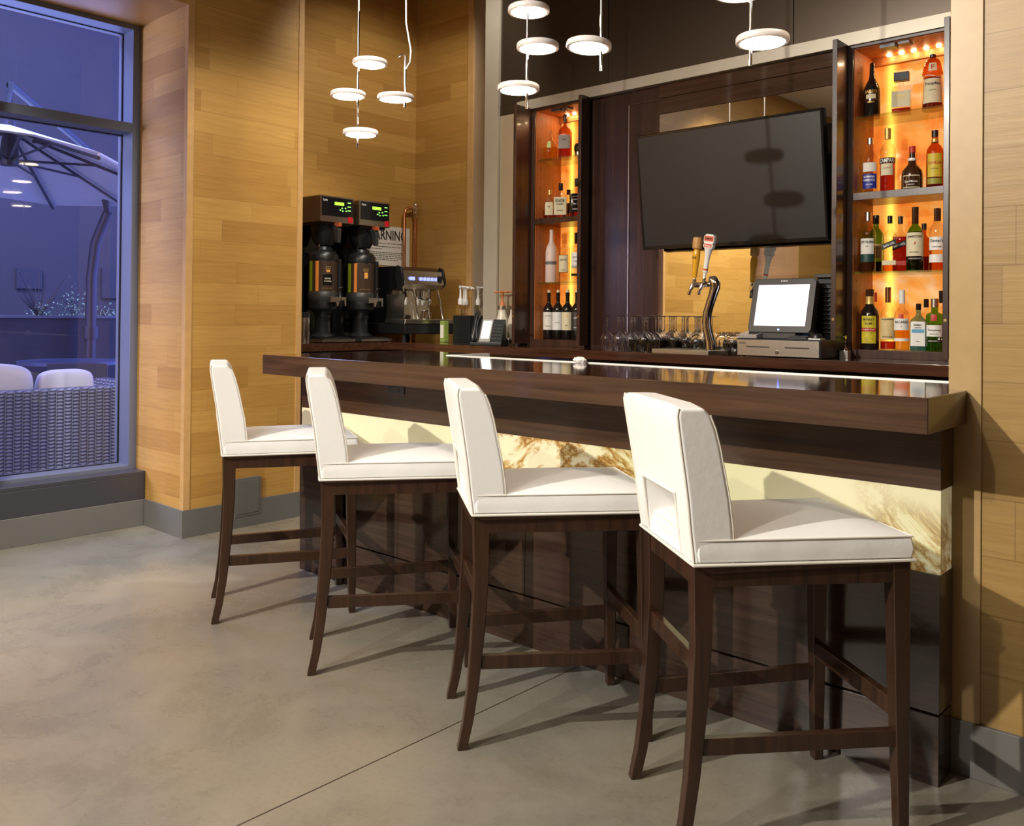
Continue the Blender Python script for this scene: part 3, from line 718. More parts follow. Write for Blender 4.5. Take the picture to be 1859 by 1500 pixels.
bottle('liqueur_bottle', 'squat round brown bottle with long neck and framed dark label', G2, -1.424, 4.42, w1, .215, .048, 'bell', 'bbrown', 'red', .86, None, .5, [(.06, .34, .85, 'cream', []), (.08, .32, .80, 'bbrown', [('Grand Marnier', .20, .010, .058, 'whiteink'), ('LIQUEUR', .13, .005, .03, 'whiteink')]), (.68, .74, 3.1, 'white', [])])
bottle('liqueur_bottle', 'amber coffee liqueur bottle with yellow arched label at the right', G2, -1.322, 4.42, w1, .278, .037, 'spirit', 'bamber', 'bdark', .89, 'lbrown', .5, [(.20, .60, .95, pm('yellow_label', (.62, .46, .03), .5), [('KAHLUA', .44, .014, .058, 'red'), ('LICOR', .34, .006, .03, 'ink')]), (.08, .18, .95, pm('olive_label', (.30, .28, .03), .5), []), (.80, .86, 3.1, 'gold', [])], rz=.3)
bottle('whisky_bottle', 'clear whisky bottle with cream and dark green label at far left', G3, -1.624, 4.40, g2, .295, .036, 'spirit', 'bclear', 'steel', .86, 'ldark', .14, [(.30, .56, .95, 'paper', [('SPEYBURN', .50, .013, .060, 'ink'), ('10', .43, .007, .01, 'ink')]), (.17, .30, .95, pm('green_label', (.01, .05, .035), .5), [])])
bottle('whisky_bottle', 'bright green bottle with tan label half hidden behind the cream labelled one', G3, -1.621, 4.50, g2, .288, .037, 'spirit', 'bgreen', 'black', .86, 'ldark', .18, [(.25, .50, .95, pm('tan_label', (.48, .33, .14), .6), [('LIVET', .42, .01, .03, 'ink')])])
def slant(o, r, z0, mt, tx):   # slanting label band on a square bottle
    b = B(); y = -(r+.0015); b.add([(-r*.93, y, z0), (r*.93, y, z0+.026), (r*.93, y, z0+.054), (-r*.93, y, z0+.028)], [(0, 1, 2, 3)])
    l_ = out('label', b, mt, o); a = math.atan2(.026, 2*r*.93); q = textb(tx, .011, r*1.6)
    q.xf(Matrix.Translation((0, y-.001, z0+.027)) @ Matrix.Rotation(-a, 4, 'Y')); out('lettering', q, 'whiteink', l_)
o = bottle('whisky_bottle', 'square whisky bottle with slanting black band, left of the pair', G3, -1.526, 4.42, g2, .272, .034, 'sqr', 'bclear', 'black', .87, 'lamber', .12, [(.12, .2, .7, 'cream', [])]); slant(o, .034, .105, 'ink', 'BLACK LABEL')
o = bottle('whisky_bottle', 'square red whisky bottle with slanting black band, right of the pair', G3, -1.500, 4.49, g2, .274, .034, 'sqr', 'bclear', 'black', .87, 'lred', .62, [(.12, .2, .7, 'red', [])]); slant(o, .034, .105, 'ink', 'RED LABEL')
bottle('whiskey_bottle', 'dark green whiskey bottle with tall cream label in the middle', G3, -1.399, 4.39, g2, .302, .039, 'fat', 'bgreen', 'bbrown', .74, 'ldark', .6, [(.23, .60, 1.15, 'cream', [('JAMESON', .53, .015, .066, 'ink'), ('IRISH WHISKEY', .29, .005, .04, 'ink'), ('J', .43, .012, .01, 'red')]), (.16, .225, 1.15, 'bdark', [('TRIPLE DISTILLED', .19, .005, .055, 'whiteink')])])
bottle('whisky_bottle', 'short amber bottle with black cap peeking out behind the green one', G3, -1.399, 4.52, g2, .235, .034, 'sqr', 'bamber', 'black', .88, 'lbrown', .3, [])
bottle('whisky_bottle', 'pale whisky bottle with silvery label cut by the right stile', G3, -1.309, 4.42, g2, .292, .037, 'spirit', 'bclear', 'bbrown', .80, 'lamber', .20, [(.33, .54, 1.0, 'white', [("Dewar's", .48, .015, .055, 'ink'), ('WHITE LABEL', .38, .005, .04, 'ink')]), (.13, .26, 1.0, 'white', [])])
bottle('rum_bottle', 'big dark rum bottle with bright yellow scenic label, bottom left', G4, -1.613, 4.40, b1, .292, .045, 'gingr', 'bdark', 'bbrown', .90, None, .5, [(.10, .56, .78, pm('rum_label', (.55, .45, .02), .5, noise=.5, nscale=60), [("MYERS'S", .50, .011, .05, 'ink'), ('RUM', .43, .010, .028, 'ink')]), (.30, .36, .78, 'red', [('Original Dark', .33, .007, .055, 'whiteink')]), (.76, .89, 3.1, 'gold', [])])
bottle('rum_bottle', 'clear bottle with red cap behind the big dark rum bottle', G4, -1.630, 4.51, b1, .280, .030, 'spirit', 'bclear', 'red', .84, 'glass', .4, [])
bottle('rum_bottle', 'clear spiced rum bottle with parchment label, second on the bottom row', G4, -1.529, 4.41, b1, .301, .036, 'fat', 'bclear', 'copper', .76, 'lred', .12, [(.17, .52, 1.05, pm('parchment', (.66, .50, .24), .6, noise=.25, nscale=50), [('CAPTAIN MORGAN', .49, .007, .055, 'ink'), ('SPICED RUM', .21, .006, .045, 'ink')])])
bottle('rum_bottle', 'clear rum bottle with white cap and pale label above golden liquid', G4, -1.464, 4.41, b1, .287, .036, 'fat', 'bclear', 'white', .78, 'lyellow', .32, [(.335, .53, 1.05, 'white', [('BACARDI', .47, .013, .056, 'ink'), ('o', .40, .006, .006, 'red')]), (.15, .20, 1.05, 'paper', []), (.53, .60, .3, 'red', [])])
bottle('gin_bottle', 'pale blue square gin bottle with tall white label', G4, -1.388, 4.41, b1, .222, .036, 'sqr', 'bblue', 'bdark', .87, 'bblue', .5, [(.10, .62, .62, 'white', [('BOMBAY', .55, .008, .036, 'ink'), ('SAPPHIRE', .49, .005, .03, 'ink'), ('GIN', .2, .006, .015, 'ink')]), (.38, .46, .3, 'bblue', [])], sy_=.8)
bottle('gin_bottle', 'clear bottle with square black cap behind the pale blue one', G4, -1.384, 4.51, b1, .246, .036, 'sqr', 'bclear', 'bdark', .84, None, .4, [])
bottle('gin_bottle', 'green gin bottle with red seal and silver label, bottom right', G4, -1.316, 4.41, b1, .245, .038, 'cyl', 'bgreen', 'steel', .84, 'bgreen', .5, [(.28, .50, 1.0, 'white', [('Tanqueray', .40, .012, .056, 'ink'), ('LONDON DRY', .33, .005, .035, 'ink')]), (.17, .22, 1.0, 'bdark', [('LONDON DRY GIN', .195, .005, .05, 'whiteink')]), (.58, .70, .32, 'red', [])])
bottle('spirit_bottle', 'narrow dark necked bottle almost hidden at the bottom right corner', G4, -1.318, 4.515, b1, .285, .026, 'tall', 'bclear', 'bdark', .80, None, .4, [])
# left cabinet
H1 = 'spirits on the top glass shelf of the left cabinet'; H2 = 'whiskeys on the dark wooden shelf of the left cabinet'
H3 = 'vodkas on the lower glass shelf of the left cabinet'; H4 = 'wine bottles on the bottom of the left cabinet'
g1, w1, g2 = 2.2725, 1.8885, 1.4805
Z5 = .5
bottle('tequila_bottle', 'wide shouldered clear bottle with pale neck ribbon on the top left shelf', H1, -3.650, 4.38, g1, .185, .052, 'squat', 'bclear', 'bclear', .86, 'lyellow', .4, [(.38, .62, .28, pm('ribbon_label', (.62, .72, .25), .6), [])], rz=Z5)
bottle('tequila_bottle', 'tall amber bottle with grey label on the top left shelf', H1, -3.559, 4.42, g1, .285, .040, 'sqr', 'bamber', 'bbrown', .82, 'lamber', .5, [(.22, .52, .85, pm('grey_label', (.42, .38, .33), .6), [('ANEJO', .42, .008, .03, 'ink')])], rz=Z5)
bottle('tequila_bottle', 'small black bottle half hidden by the door on the top left shelf', H1, -3.443, 4.42, g1, .092, .034, 'skull', 'bdark', None, .9, None, .5, [(.1, .35, .6, 'steel', [])], rz=Z5)
bottle('whisky_bottle', 'rounded whisky bottle with purple crest label at the left of its shelf', H2, -3.658, 4.39, w1, .190, .046, 'crown', 'bclear', 'gold', .84, 'lamber', .3, [(.14, .58, .6, 'cream', [('XR', .42, .010, .016, 'ink')])], rz=Z5, sy_=.75)
bottle('bourbon_bottle', 'rectangular bourbon bottle with big cream label and dark wax cap', H2, -3.567, 4.39, w1, .225, .043, 'sqr', 'bclear', 'bdark', .80, 'lamber', .35, [(.1, .60, .8, 'cream', [('KNOB', .50, .020, .058, 'ink'), ('CREEK', .40, .009, .05, 'ink'), ('BOURBON', .22, .006, .04, 'ink')])], rz=Z5, sy_=.6)
bottle('bourbon_bottle', 'short dark bottle behind the big cream labelled bourbon', H2, -3.599, 4.51, w1, .200, .040, 'sqr', 'bclear', 'bdark', .84, 'lbrown', .4, [(.2, .55, .8, 'bbrown', [])], rz=Z5)
bottle('whiskey_bottle', 'square whiskey bottle with black and white label beside the door', H2, -3.445, 4.40, w1, .244, .043, 'sqr', 'bclear', 'bdark', .80, 'lred', .5, [(.12, .60, .85, 'bdark', [('JACK', .52, .010, .045, 'whiteink'), ("DANIEL'S", .45, .009, .05, 'whiteink'), ('No. 7', .34, .012, .03, 'whiteink'), ('WHISKEY', .2, .007, .045, 'whiteink')])], rz=Z5)
bottle('vodka_bottle', 'tall frosted vodka bottle at the left of the lower glass shelf', H3, -3.665, 4.42, g2, .345, .040, 'tall', 'frost', None, .9, None, .5, [(.34, .40, 1.2, pm('tree_line', (.16, .14, .13), .6), []), ], rz=Z5)
bottle('vodka_bottle', 'straight clear vodka bottle with framed pale label in the middle', H3, -3.551, 4.41, g2, .310, .038, 'cyl', 'bclear', 'bclear', .80, 'glass', .4, [(.20, .56, .85, 'ink', []), (.21, .55, .80, 'cream', [('ABSOLUT', .46, .010, .045, 'ink'), ('VODKA', .25, .006, .03, 'ink')])], rz=Z5)
bottle('vodka_bottle', 'clear vodka bottle with black cap and white label beside the door', H3, -3.448, 4.41, g2, .310, .037, 'cyl', 'bclear', 'bdark', .78, 'glass', .4, [(.28, .60, .95, 'white', [('KETEL', .50, .010, .04, 'ink'), ('ONE', .42, .012, .03, 'ink')]), (.12, .17, .95, 'ink', [])], rz=Z5)
WN = [(-3.674, 'leftmost wine bottle, cream label with a sketched scene', 'paper', [('CHATEAU', .50, .006, .04, 'ink'), ('RESERVE', .28, .005, .03, 'ink')]),
      (-3.597, 'second wine bottle, plain white label', 'white', [('ESTATE', .36, .005, .03, 'ink')]),
      (-3.520, 'third wine bottle, warm cream label with a small sun', 'cream', [('o', .50, .016, .016, 'gold'), ('VINO', .30, .005, .02, 'ink')]),
      (-3.443, 'rightmost wine bottle, narrow black label', 'darkgrey', [('OPUS', .46, .010, .03, 'whiteink'), ('ROSSO', .26, .005, .03, 'whiteink')])]
for x, lb, lm, tx in WN:
    o = bottle('wine_bottle', lb+', bottom of the left cabinet', H4, x, 4.41, b1, .300, .037, 'wine', 'bdark', None, .9, None, .5, [(.20, .58, 1.15, lm, tx)], rz=Z5)
    out('cork', B().lathe([(.0105, .296), (.0105, .318)], 14), 'cream', o, smooth=True)

# ================================================================== GLASSES (upside down)
def stemglass():
    o = thing('wine_glass', '', 'glass')
    b = B().lathe([(.030, 0), (.036, .03), (.0385, .055), (.034, .082), (.020, .098), (.006, .106), (.0035, .114), (.0032, .185), (.006, .191), (.034, .1945), (.034, .196), (.0, .1962), (0, .108), (.006, .104), (.019, .0955), (.0325, .080), (.037, .055), (.0345, .03), (.0285, 0), (.030, 0)], 26, cap=False)
    out('bowl', b, 'crystal', o, smooth=True, angle=80); return o
sg = stemglass(); first = True
for r_ in range(4):
    for c_ in range(4 if r_ < 2 else 6):
        o = sg if first else copy_tree(sg); first = False
        o.location = (-2.935+c_*.0835+(r_ % 2)*.02, 4.035+r_*.0795, ZT); o['group'] = 'upturned wine glasses on the back counter'
        o['label'] = 'upturned stemmed wine glass in the block of glasses between left cabinet and tap'
sn = thing('tumbler', '', 'glass'); out('bowl', B().lathe([(.026, 0), (.036, .022), (.040, .048), (.036, .075), (.022, .092), (.010, .098), (.010, .104), (.028, .108), (.028, .110), (0, .110), (0, .096), (.020, .090), (.0345, .074), (.0385, .048), (.0345, .022), (.0245, 0), (.026, 0)], 26, cap=False), 'crystal', sn, smooth=True, angle=80)
for i, (x, y) in enumerate([(-2.42, 4.13), (-2.41, 4.24), (-2.30, 4.18), (-2.21, 4.14), (-2.20, 4.25), (-2.30, 4.275)]):
    o = sn if i == 0 else copy_tree(sn); o.location = (x, y, ZT); o['group'] = 'short round glasses behind the beer tap'
    o['label'] = 'upturned short round snifter glass behind the beer tap, near the cash drawer'

# ================================================================== BEER TAP
tp = thing('drip_tray', 'low brushed steel drip tray under the beer tap at the counter edge', 'tray', (0, 0, 0))
out('tray', B().box(-2.58, -2.245, 3.945, 4.13, ZT, ZT+.022), 'steel', tp, bevel=.002)
out('grille', B().box(-2.565, -2.26, 3.96, 4.115, ZT+.022, ZT+.0235), 'darkgrey', tp)
tw = thing('beer_tap', 'curved chrome beer tower with a yellow and a white tap handle', 'beer tap', (-2.282, 4.035, ZT+.0237))
pts = [(0, 0, 0), (-.004, 0, .04), (-.020, 0, .10), (-.026, 0, .14), (-.020, 0, .19), (-.004, 0, .24), (.012, 0, .285), (.022, 0, .318), (.022, 0, .34), (.010, 0, .356), (-.008, -.004, .358)]
out('tower', B().tube(pts, [.028, .026, .024, .0235, .023, .0225, .023, .026, .028, .026, .018], 18), 'chrome', tw, smooth=True, angle=60)
out('crossbar', B().tube([(.018, -.0, .335), (-.02, -.012, .335), (-.085, -.02, .332)], .0135, 14), 'chrome', tw, smooth=True)
for (fx, fy, kind) in ((-.085, -.022, 0), (-.018, -.040, 1)):
    z0 = .335
    f = out('faucet', B().tube([(fx+.0, fy+.02, z0), (fx, fy-.0, z0), (fx-.004, fy-.012, z0-.004), (fx-.014, fy-.02, z0-.03), (fx-.020, fy-.022, z0-.055)], [.012, .013, .012, .009, .0085], 12).lathe([(.013, z0-.012), (.0145, z0), (.013, z0+.012), (.008, z0+.016), (.010, z0+.022), (.006, z0+.036)], 14, fx, fy), 'chrome', tw, smooth=True)
    if kind == 0:
        T_ = Matrix.Translation((fx, fy, z0+.034)) @ Matrix.Rotation(.09, 4, 'Y')
        b = B().lathe([(.011, 0), (.0135, .03), (.016, .07), (.020, .11), (.0185, .135), (.013, .15)], 18); b.xf(T_)
        h_ = out('tap_handle', b, pm('yellow_enamel', (.72, .36, .02), .2, coat=.5), f, smooth=True); h_['label'] = 'yellow tap handle with carved wooden barrel top'
        b = B().lathe([(.018, .148), (.024, .153), (.026, .18), (.024, .206), (.018, .211)], 18); b.xf(T_); h2 = out('handle_top', b, pm('carved_wood', (.50, .27, .09), .45, noise=.4, nscale=120), tw, smooth=True)
        b = textb('ALE', .012, .024); b.v = [(p[0], -.0215, p[2]+.105) for p in b.v]; b.xf(T_); out('lettering', b, 'ink', h2)
    else:
        T_ = Matrix.Translation((fx, fy, z0+.034)) @ Matrix.Rotation(.17, 4, 'Y')
        b = B().lathe([(.008, 0), (.009, .024), (.012, .026), (.0135, .035), (.012, .07), (.014, .11), (.020, .14), (.023, .15)], 18); b.xf(T_)
        h_ = out('tap_handle', b, 'white', f, smooth=True); h_['label'] = 'white tap handle with red and white badge top'
        b = B().lathe([(.0125, .034), (.0137, .037), (.0132, .046)], 18); b.xf(T_); out('ring', b, pm('orange_enamel', (.65, .12, .03), .3), tw, smooth=True)
        b = B().prism([(-.024, .150), (.024, .150), (.029, .163), (.024, .176), (.030, .182), (.030, .210), (.018, .222), (-.018, .222), (-.030, .210), (-.030, .182), (-.024, .176), (-.029, .163)], -.014, .014, 'y'); b.xf(T_)
        h2 = out('badge', b, 'white', tw, bevel=.003)
        b = B().box(-.026, .026, -.0152, -.0142, .186, .212).box(-.022, .022, -.0152, -.0142, .155, .172); b.xf(T_); out('badge_panel', b, pm('badge_red', (.60, .10, .04), .4), h2)
        b = textb('SAMUEL', .011, .044); b.v = [(p[0], -.0162, p[2]+.199) for p in b.v]; b.xf(T_); out('lettering', b, 'ink', h2)
        b = textb('Summer', .010, .036); b.v = [(p[0], -.0162, p[2]+.163) for p in b.v]; b.xf(T_); out('lettering', b, 'whiteink', h2)

# ================================================================== REGISTER
rg = thing('cash_drawer', 'wide steel fronted cash drawer on the back counter', 'cash drawer', (-1.895, 3.98, ZT))
out('body', B().box(-.212, .212, .004, .32, .004, .088), 'black', rg, bevel=.002)
fr = out('drawer_front', B().box(-.207, .207, -.004, .004, .006, .082), 'steel', rg, bevel=.001)
for x in (-.098, .10): out('slot', B().box(x-.06, x+.06, -.0055, -.004, .046, .051), 'black', fr)
q = B().lathe([(.009, 0), (.009, .005), (.007, .008)], 16); q.xf(Matrix.Translation((.0, -.004, .026)) @ Matrix.Rotation(PI/2, 4, 'X')); out('lock', q, 'chrome', fr, smooth=True)
place_text('lettering', 'POSDRAW', .007, .035, 'ink', fr, (-.178, -.0048, .066), (1, 0, 0), (0, 0, 1))
ps = thing('register_screen', 'black touchscreen till monitor with glowing white display', 'monitor', (-1.93, 4.06, ZT+.0885))
out('stand', B().prism([(-.01, 0), (.15, 0), (.13, .04), (.06, .05), (.0, .03)], -.09, .09, 'x'), 'black', ps, bevel=.004)
Tm = Matrix.Translation((0, .0, .030)) @ Matrix.Rotation(-.27, 4, 'X')
b = B().prism([(-.152, 0), (.152, 0), (.163, .02), (.163, .26), (.150, .278), (-.150, .278), (-.163, .26), (-.163, .02)], 0, .05, 'y'); b.xf(Tm); mo = out('monitor', b, 'darkgrey', ps, bevel=.004)
b = B().prism([(-.10, .06), (.10, .06), (.12, .22), (-.12, .22)], .05, .10, 'y'); b.xf(Tm); out('rear_housing', b, 'black', ps, bevel=.006)
b = B().box(-.132, .132, -.0015, .001, .034, .244); b.xf(Tm); out('display', b, emit('till_display', (.90, .84, 1.0), .80), mo)
b = B().lathe([(.004, -.002), (.004, .001)], 12); b.xf(Tm @ Matrix.Translation((0, 0, .015)) @ Matrix.Rotation(PI/2, 4, 'X')); out('power_light', b, emit('blue_led', (.05, .12, 1), 25), mo)
b = textb('Radiant', .008, .035); b.v = [(p[0], -.001, p[2]+.264) for p in b.v]; b.xf(Tm); out('lettering', b, 'whiteink', mo)
o = thing('card_reader', 'grey flat card device at the left on the cash drawer', 'device', (-2.062, 4.00, ZT+.0885))
out('body', B().prism([(-.0, 0), (.14, 0), (.14, .045), (.0, .018)], -.05, .05, 'x'), pm('warm_grey_plastic', (.30, .27, .24), .4), o, bevel=.003)
out('slot', B().add([(-.04, .02, .0228), (.045, .02, .0228), (.045, .07, .0325), (-.04, .07, .0325)], [(0, 1, 2, 3)]), 'black', o)
o = thing('keypad', 'black keypad lying on the right of the cash drawer', 'keypad', (-1.815, 4.005, ZT+.0885), .1)
out('body', B().prism([(0, 0), (.07, 0), (.07, .016), (0, .008)], -.05, .05, 'x'), 'black', o, bevel=.002)
kb = B()
for i in range(7):
    for j in range(4): kb.box(-.044+i*.013, -.035+i*.013, .008+j*.015, .018+j*.015, .0095+j*.0018, .0125+j*.0018)
out('key_block', kb, 'darkgrey', o)['kind'] = 'stuff'
o = out('card_box', B().box(-1.87, -1.80, 4.115, 4.15, ZT+.0885, ZT+.125), pm('blue_card', (.02, .16, .55), .5), bevel=.001); tag(o, 'small bright blue box under the right of the monitor', 'box')
o = out('card_box', B().box(-1.795, -1.755, 4.115, 4.14, ZT+.0885, ZT+.114), 'cream', bevel=.001); tag(o, 'small cream box right of the blue box', 'box')
o = thing('stapler', 'small black dome device on white base at the right of the cash drawer', 'device', (-1.735, 4.06, ZT+.0885))
out('base', B().box(-.03, .03, -.03, .03, 0, .006), 'white', o, bevel=.001); out('dome', B().lathe([(.026, .006), (.026, .016), (.018, .028), (.004, .031)], 16), 'black', o, smooth=True)
rk = thing('tray_rack', 'tall black ribbed rack behind the till at the right cabinet door', 'rack', (-1.762, 4.23, ZT+.0885))
b = B().box(-.045, .035, .0, .09, 0, .30)
out('frame', b, 'black', rk, bevel=.002)
for k in range(12): out('tray', B().box(-.046, .036, -.014, .0, .03+k*.022, .034+k*.022), 'darkgrey', rk)
out('top', B().box(-.05, .04, -.02, .09, .30, .318), 'darkgrey', rk, bevel=.003)

# ================================================================== COFFEE CORNER
def brewer(label, yc):
    o = thing('coffee_brewer', label, 'coffee brewer', (-4.75, yc, ZT), group='twin coffee brewers on the side counter')
    out('base', B().box(-.40, .035, -.125, .135, .006, .022), 'steel', o, bevel=.002)
    for x in (-.37, .01):
        for y in (-.10, .11): out('foot', B().lathe([(.012, 0), (.012, .006)], 10, x, y), 'black', o)
    out('column', B().box(-.42, -.29, -.125, .125, .022, .79), 'blackgloss', o, bevel=.002)
    out('drip_plate', B().box(-.27, .02, -.10, .11, .022, .034), 'black', o, bevel=.003)
    hd = out('top_housing', B().box(-.42, -.004, -.13, .135, .79, .958), pm('brewer_steel', (.30, .22, .14), .35, .9), o, bevel=.003)
    out('top_cap', B().box(-.42, .0, -.132, .137, .952, .962), 'steel', hd, bevel=.001)
    pn = out('control_panel', B().box(-.004, .002, -.122, .127, .83, .950), 'blackgloss', o, bevel=.001)
    out('panel_trim', B().box(-.004, .001, -.13, -.122, .795, .955).box(-.004, .001, -.122, .135, .792, .830), 'steel', o)
    out('display', B().box(.002, .003, -.02, .055, .905, .925), emit('lcd_green', (.35, .9, .05), 1.3), pn)
    ge = emit('green_light', (.3, .95, .15), 1.5)
    for k in range(3): out('button_light', B().box(.002, .003, .085, .11, .925-.026*k, .930-.026*k), ge, pn)
    for y, z in ((.035, .885), (.062, .887), (.04, .866), (.068, .868), (.02, .872)): out('button_light', B().box(.002, .003, y, y+.010, z, z+.007), ge, pn)
    out('power_switch', B().box(.002, .004, .088, .127, .797, .835), pm('switch_red', (.55, .01, .02), .4), pn, bevel=.001)
    place_text('lettering', 'Curtis', .014, .035, 'whiteink', pn, (.0032, -.095, .932), (0, 1, 0), (0, 0, 1))
    bk = B().lathe([(.055, .645), (.078, .68), (.088, .72), (.098, .785), (.098, .79)], 28, -.135, 0)
    bo = out('brew_basket', bk, 'black', o, smooth=True)
    out('basket_rail', B().box(-.27, -.02, -.11, .11, .775, .79), 'black', bo)
    out('basket_handle', B().sections([[(-.05, -.014, .775), (-.0, -.014, .775), (-.0, .014, .775), (-.05, .014, .775)], [(-.02, -.014, .74), (.035, -.014, .745), (.035, .014, .745), (-.02, .014, .74)], [(.0, -.012, .66), (.030, -.012, .655), (.030, .012, .655), (.0, .012, .66)]]), 'darkgrey', bo, bevel=.004)
    out('handle_tab', B().box(-.012, .036, -.013, .013, .762, .788), pm('tab_orange', (.45, .08, .03), .4), bo)
    return o
def server(label, yc, patch):
    o = thing('coffee_server', label, 'coffee server', (-4.885, yc, ZT+.0345), group='insulated coffee servers under the brewers')
    out('stand', B().lathe([(.082, 0), (.085, .006), (.080, .012), (.055, .03), (.05, .10), (.058, .16), (.096, .19), (.098, .235), (.097, .24)], 30), 'black', o, smooth=True, angle=45)
    out('steel_ring', B().lathe([(.0985, .298), (.0985, .304)], 30).lathe([(.0985, .503), (.0985, .512)], 30), 'steel', o, smooth=True)
    out('lower_band', B().lathe([(.098, .24), (.1005, .245), (.1005, .297), (.098, .30)], 30), 'darkgrey', o, smooth=True, angle=45)
    bd = out('body', B().lathe([(.098, .30), (.098, .505)], 36), pm('server_brown', (.075, .045, .03), .3, .3), o, smooth=True)
    def patchb(t0, t1, z0, z1, rr=.0988):
        vs = []; n = 8
        for z in (z0, z1):
            for i in range(n+1): t = t0+(t1-t0)*i/n; vs.append((rr*math.cos(t), rr*math.sin(t), z))
        return B().add(vs, [(i, i+1, i+n+2, i+n+1) for i in range(n)])
    out('green_stripe', patchb(-1.75, -1.42, .305, .502), pm('stripe_green', (.30, .42, .01), .5), bd, smooth=True)
    out('orange_stripe', patchb(-1.15, -.93, .305, .502), pm('stripe_orange', (.80, .25, .04), .5), bd, smooth=True)
    out('emblem', patchb(-.42, -.17, .40, .44) if not patch else patchb(-.42, -.17, .43, .445), pm('emblem_orange', (.85, .38, .07), .5), bd, smooth=True)
    if patch: out('sticker', patchb(-.65, -.0, .345, .415, .0995), 'blackgloss', bd, smooth=True)
    def ring_text(tx, h, wd, z, t0, mt, rr):
        q = textb(tx, h, wd); q.v = [(rr*math.cos(t0+p[0]/rr), rr*math.sin(t0+p[0]/rr), z+p[2]) for p in q.v]; out('lettering', q, mt, bd)
    ring_text('WOLFGANG', .006, .036, .466, -.29, 'gold', .0998); ring_text('PUCK', .013, .036, .453, -.29, 'gold', .0998)
    if patch: ring_text('BREWED', .010, .042, .388, -.32, 'cream', .1004); ring_text('COFFEE', .009, .05, .370, -.32, 'cream', .1004)
    ring_text('gourmet coffee', .006, .07, .325, -.35, 'gold', .0998)
    out('lid', B().lathe([(.1, .505), (.101, .515), (.099, .545), (.085, .570), (.06, .58), (.055, .60), (.03, .61)], 32), 'black', o, smooth=True, angle=45)
    out('lid_handle', B().tube([(.03, -.055, .565), (.03, -.058, .60), (.02, -.045, .622), (.0, -.01, .628), (-.02, .02, .60)], .005, 8), 'chrome', o, smooth=True)
    out('sight_gauge', B().box(.092, .112, .045, .066, .25, .52), 'black', o, bevel=.004)
    br = out('faucet_guard', B().prism([(-.03, .268), (.095, .268), (.095, .21), (.085, .205), (.080, .245), (.045, .245), (.03, .205), (.02, .205), (.015, .235), (-.03, .23)], .098, .128, 'x').xf(Matrix.Identity(4)), 'steel', o, bevel=.002)
    out('faucet', B().lathe([(.012, .20), (.014, .24), (.013, .275), (.006, .29), (.008, .325)], 12, .115, .055), 'blackgloss', o, smooth=True)
    out('faucet_lever', B().tube([(.115, .045, .325), (.118, .055, .333), (.118, .075, .332)], .004, 8), 'black', o, smooth=True)
    place_text('lettering', 'Curtis', .014, .04, 'darkgrey', o, (.062, -.0, .14), (0, 1, 0), (0, 0, 1))
    return o
brewer('left of the two black and steel coffee brewers, beside the pillar', 3.518); brewer('right of the two black and steel coffee brewers, beside the warning sign', 3.832)
server('left coffee server with green and orange stripes and a black sticker', 3.512, True); server('right coffee server with green and orange stripes and an orange square', 3.826, False)
o = thing('steel_canister', 'slim steel canister with black lid at the left end of the side counter', 'canister', (-4.79, 3.300, ZT))
out('body', B().lathe([(.034, 0), (.036, .004), (.036, .165)], 24), 'steel', o, smooth=True, angle=50); out('lid', B().lathe([(.0365, .165), (.0365, .195), (.030, .20)], 24), 'black', o, smooth=True, angle=50)

# espresso machine
es = thing('espresso_machine', 'black and chrome espresso machine on the counter under the warning sign', 'espresso machine', (-4.66, 4.213, ZT))
out('body', B().prism([(-.50, .05), (-.14, .05), (-.14, .36), (-.03, .38), (-.0, .42), (-.02, .50), (-.08, .528), (-.50, .53)], -.195, .195, 'y'), 'blackgloss', es, bevel=.006)
out('front_panel', B().prism([(-.02, .50), (.004, .42), (.006, .405), (-.02, .38), (-.03, .37), (-.04, .38), (-.04, .49)], -.185, .185, 'y'), 'steel', es, bevel=.002)
for sy_ in (-1, 1): out('side_cheek', B().prism([(-.06, .535), (-.015, .52), (.01, .43), (-.0, .395), (-.05, .37), (-.08, .45)], sy_*.198-.008, sy_*.198+.008, 'y'), 'black', es, bevel=.004)
be = emit('blue_button', (.25, .3, 1.), 1.6)
for k, y in enumerate((-.14, -.115, -.045, -.010, .025, .060, .095)):
    out('button', B().box(.005, .0075, y, y+.024, .432, .455).xf(Matrix.Translation((-.004, 0, 0))), be, es)
out('steam_dial', B().prism([(.118, .468), (.175, .468), (.150, .415)], .004, .014, 'x'), 'black', es, bevel=.003)
out('splash_back', B().box(-.14, -.135, -.18, .18, .14, .36), 'chrome', es)
out('group_head', B().lathe([(.035, .315), (.04, .36)], 20, -.05, 0).tube([(-.05, 0, .31), (-.02, .0, .30), (.05, .02, .285)], [.016, .012, .014], 10), 'chrome', es, smooth=True, angle=50)
for y0, y1 in ((-.10, -.075), (.13, .165)): out('steam_wand', B().tube([(-.005, y0, .37), (.015, y0+.005, .30), (.02, y1, .165), (.018, y1, .155)], [.008, .0065, .0065, .004], 10), 'chrome', es, smooth=True)
out('drip_tray', B().prism([(-.243, .128), (.258, .128), (.252, .158), (-.238, .158)], -.14, .075, 'x'), 'steel', es, bevel=.003)
out('lower_body', B().prism([(-.225, .055), (.24, .055), (.252, .085), (.254, .128), (-.240, .128), (-.236, .085)], -.45, .07, 'x'), 'black', es, bevel=.008)
for y in (-.2, .2):
    for x in (-.4, .02): out('foot', B().lathe([(.018, 0), (.014, .055)], 12, x, y), 'black', es)
out('side_panel', B().box(-.13, .055, -.236, -.230, .159, .33), 'steel', es)
o = thing('milk_jug', 'small chrome milk jug on the espresso machine tray', 'jug', (-4.655, 4.22, ZT+.1585))
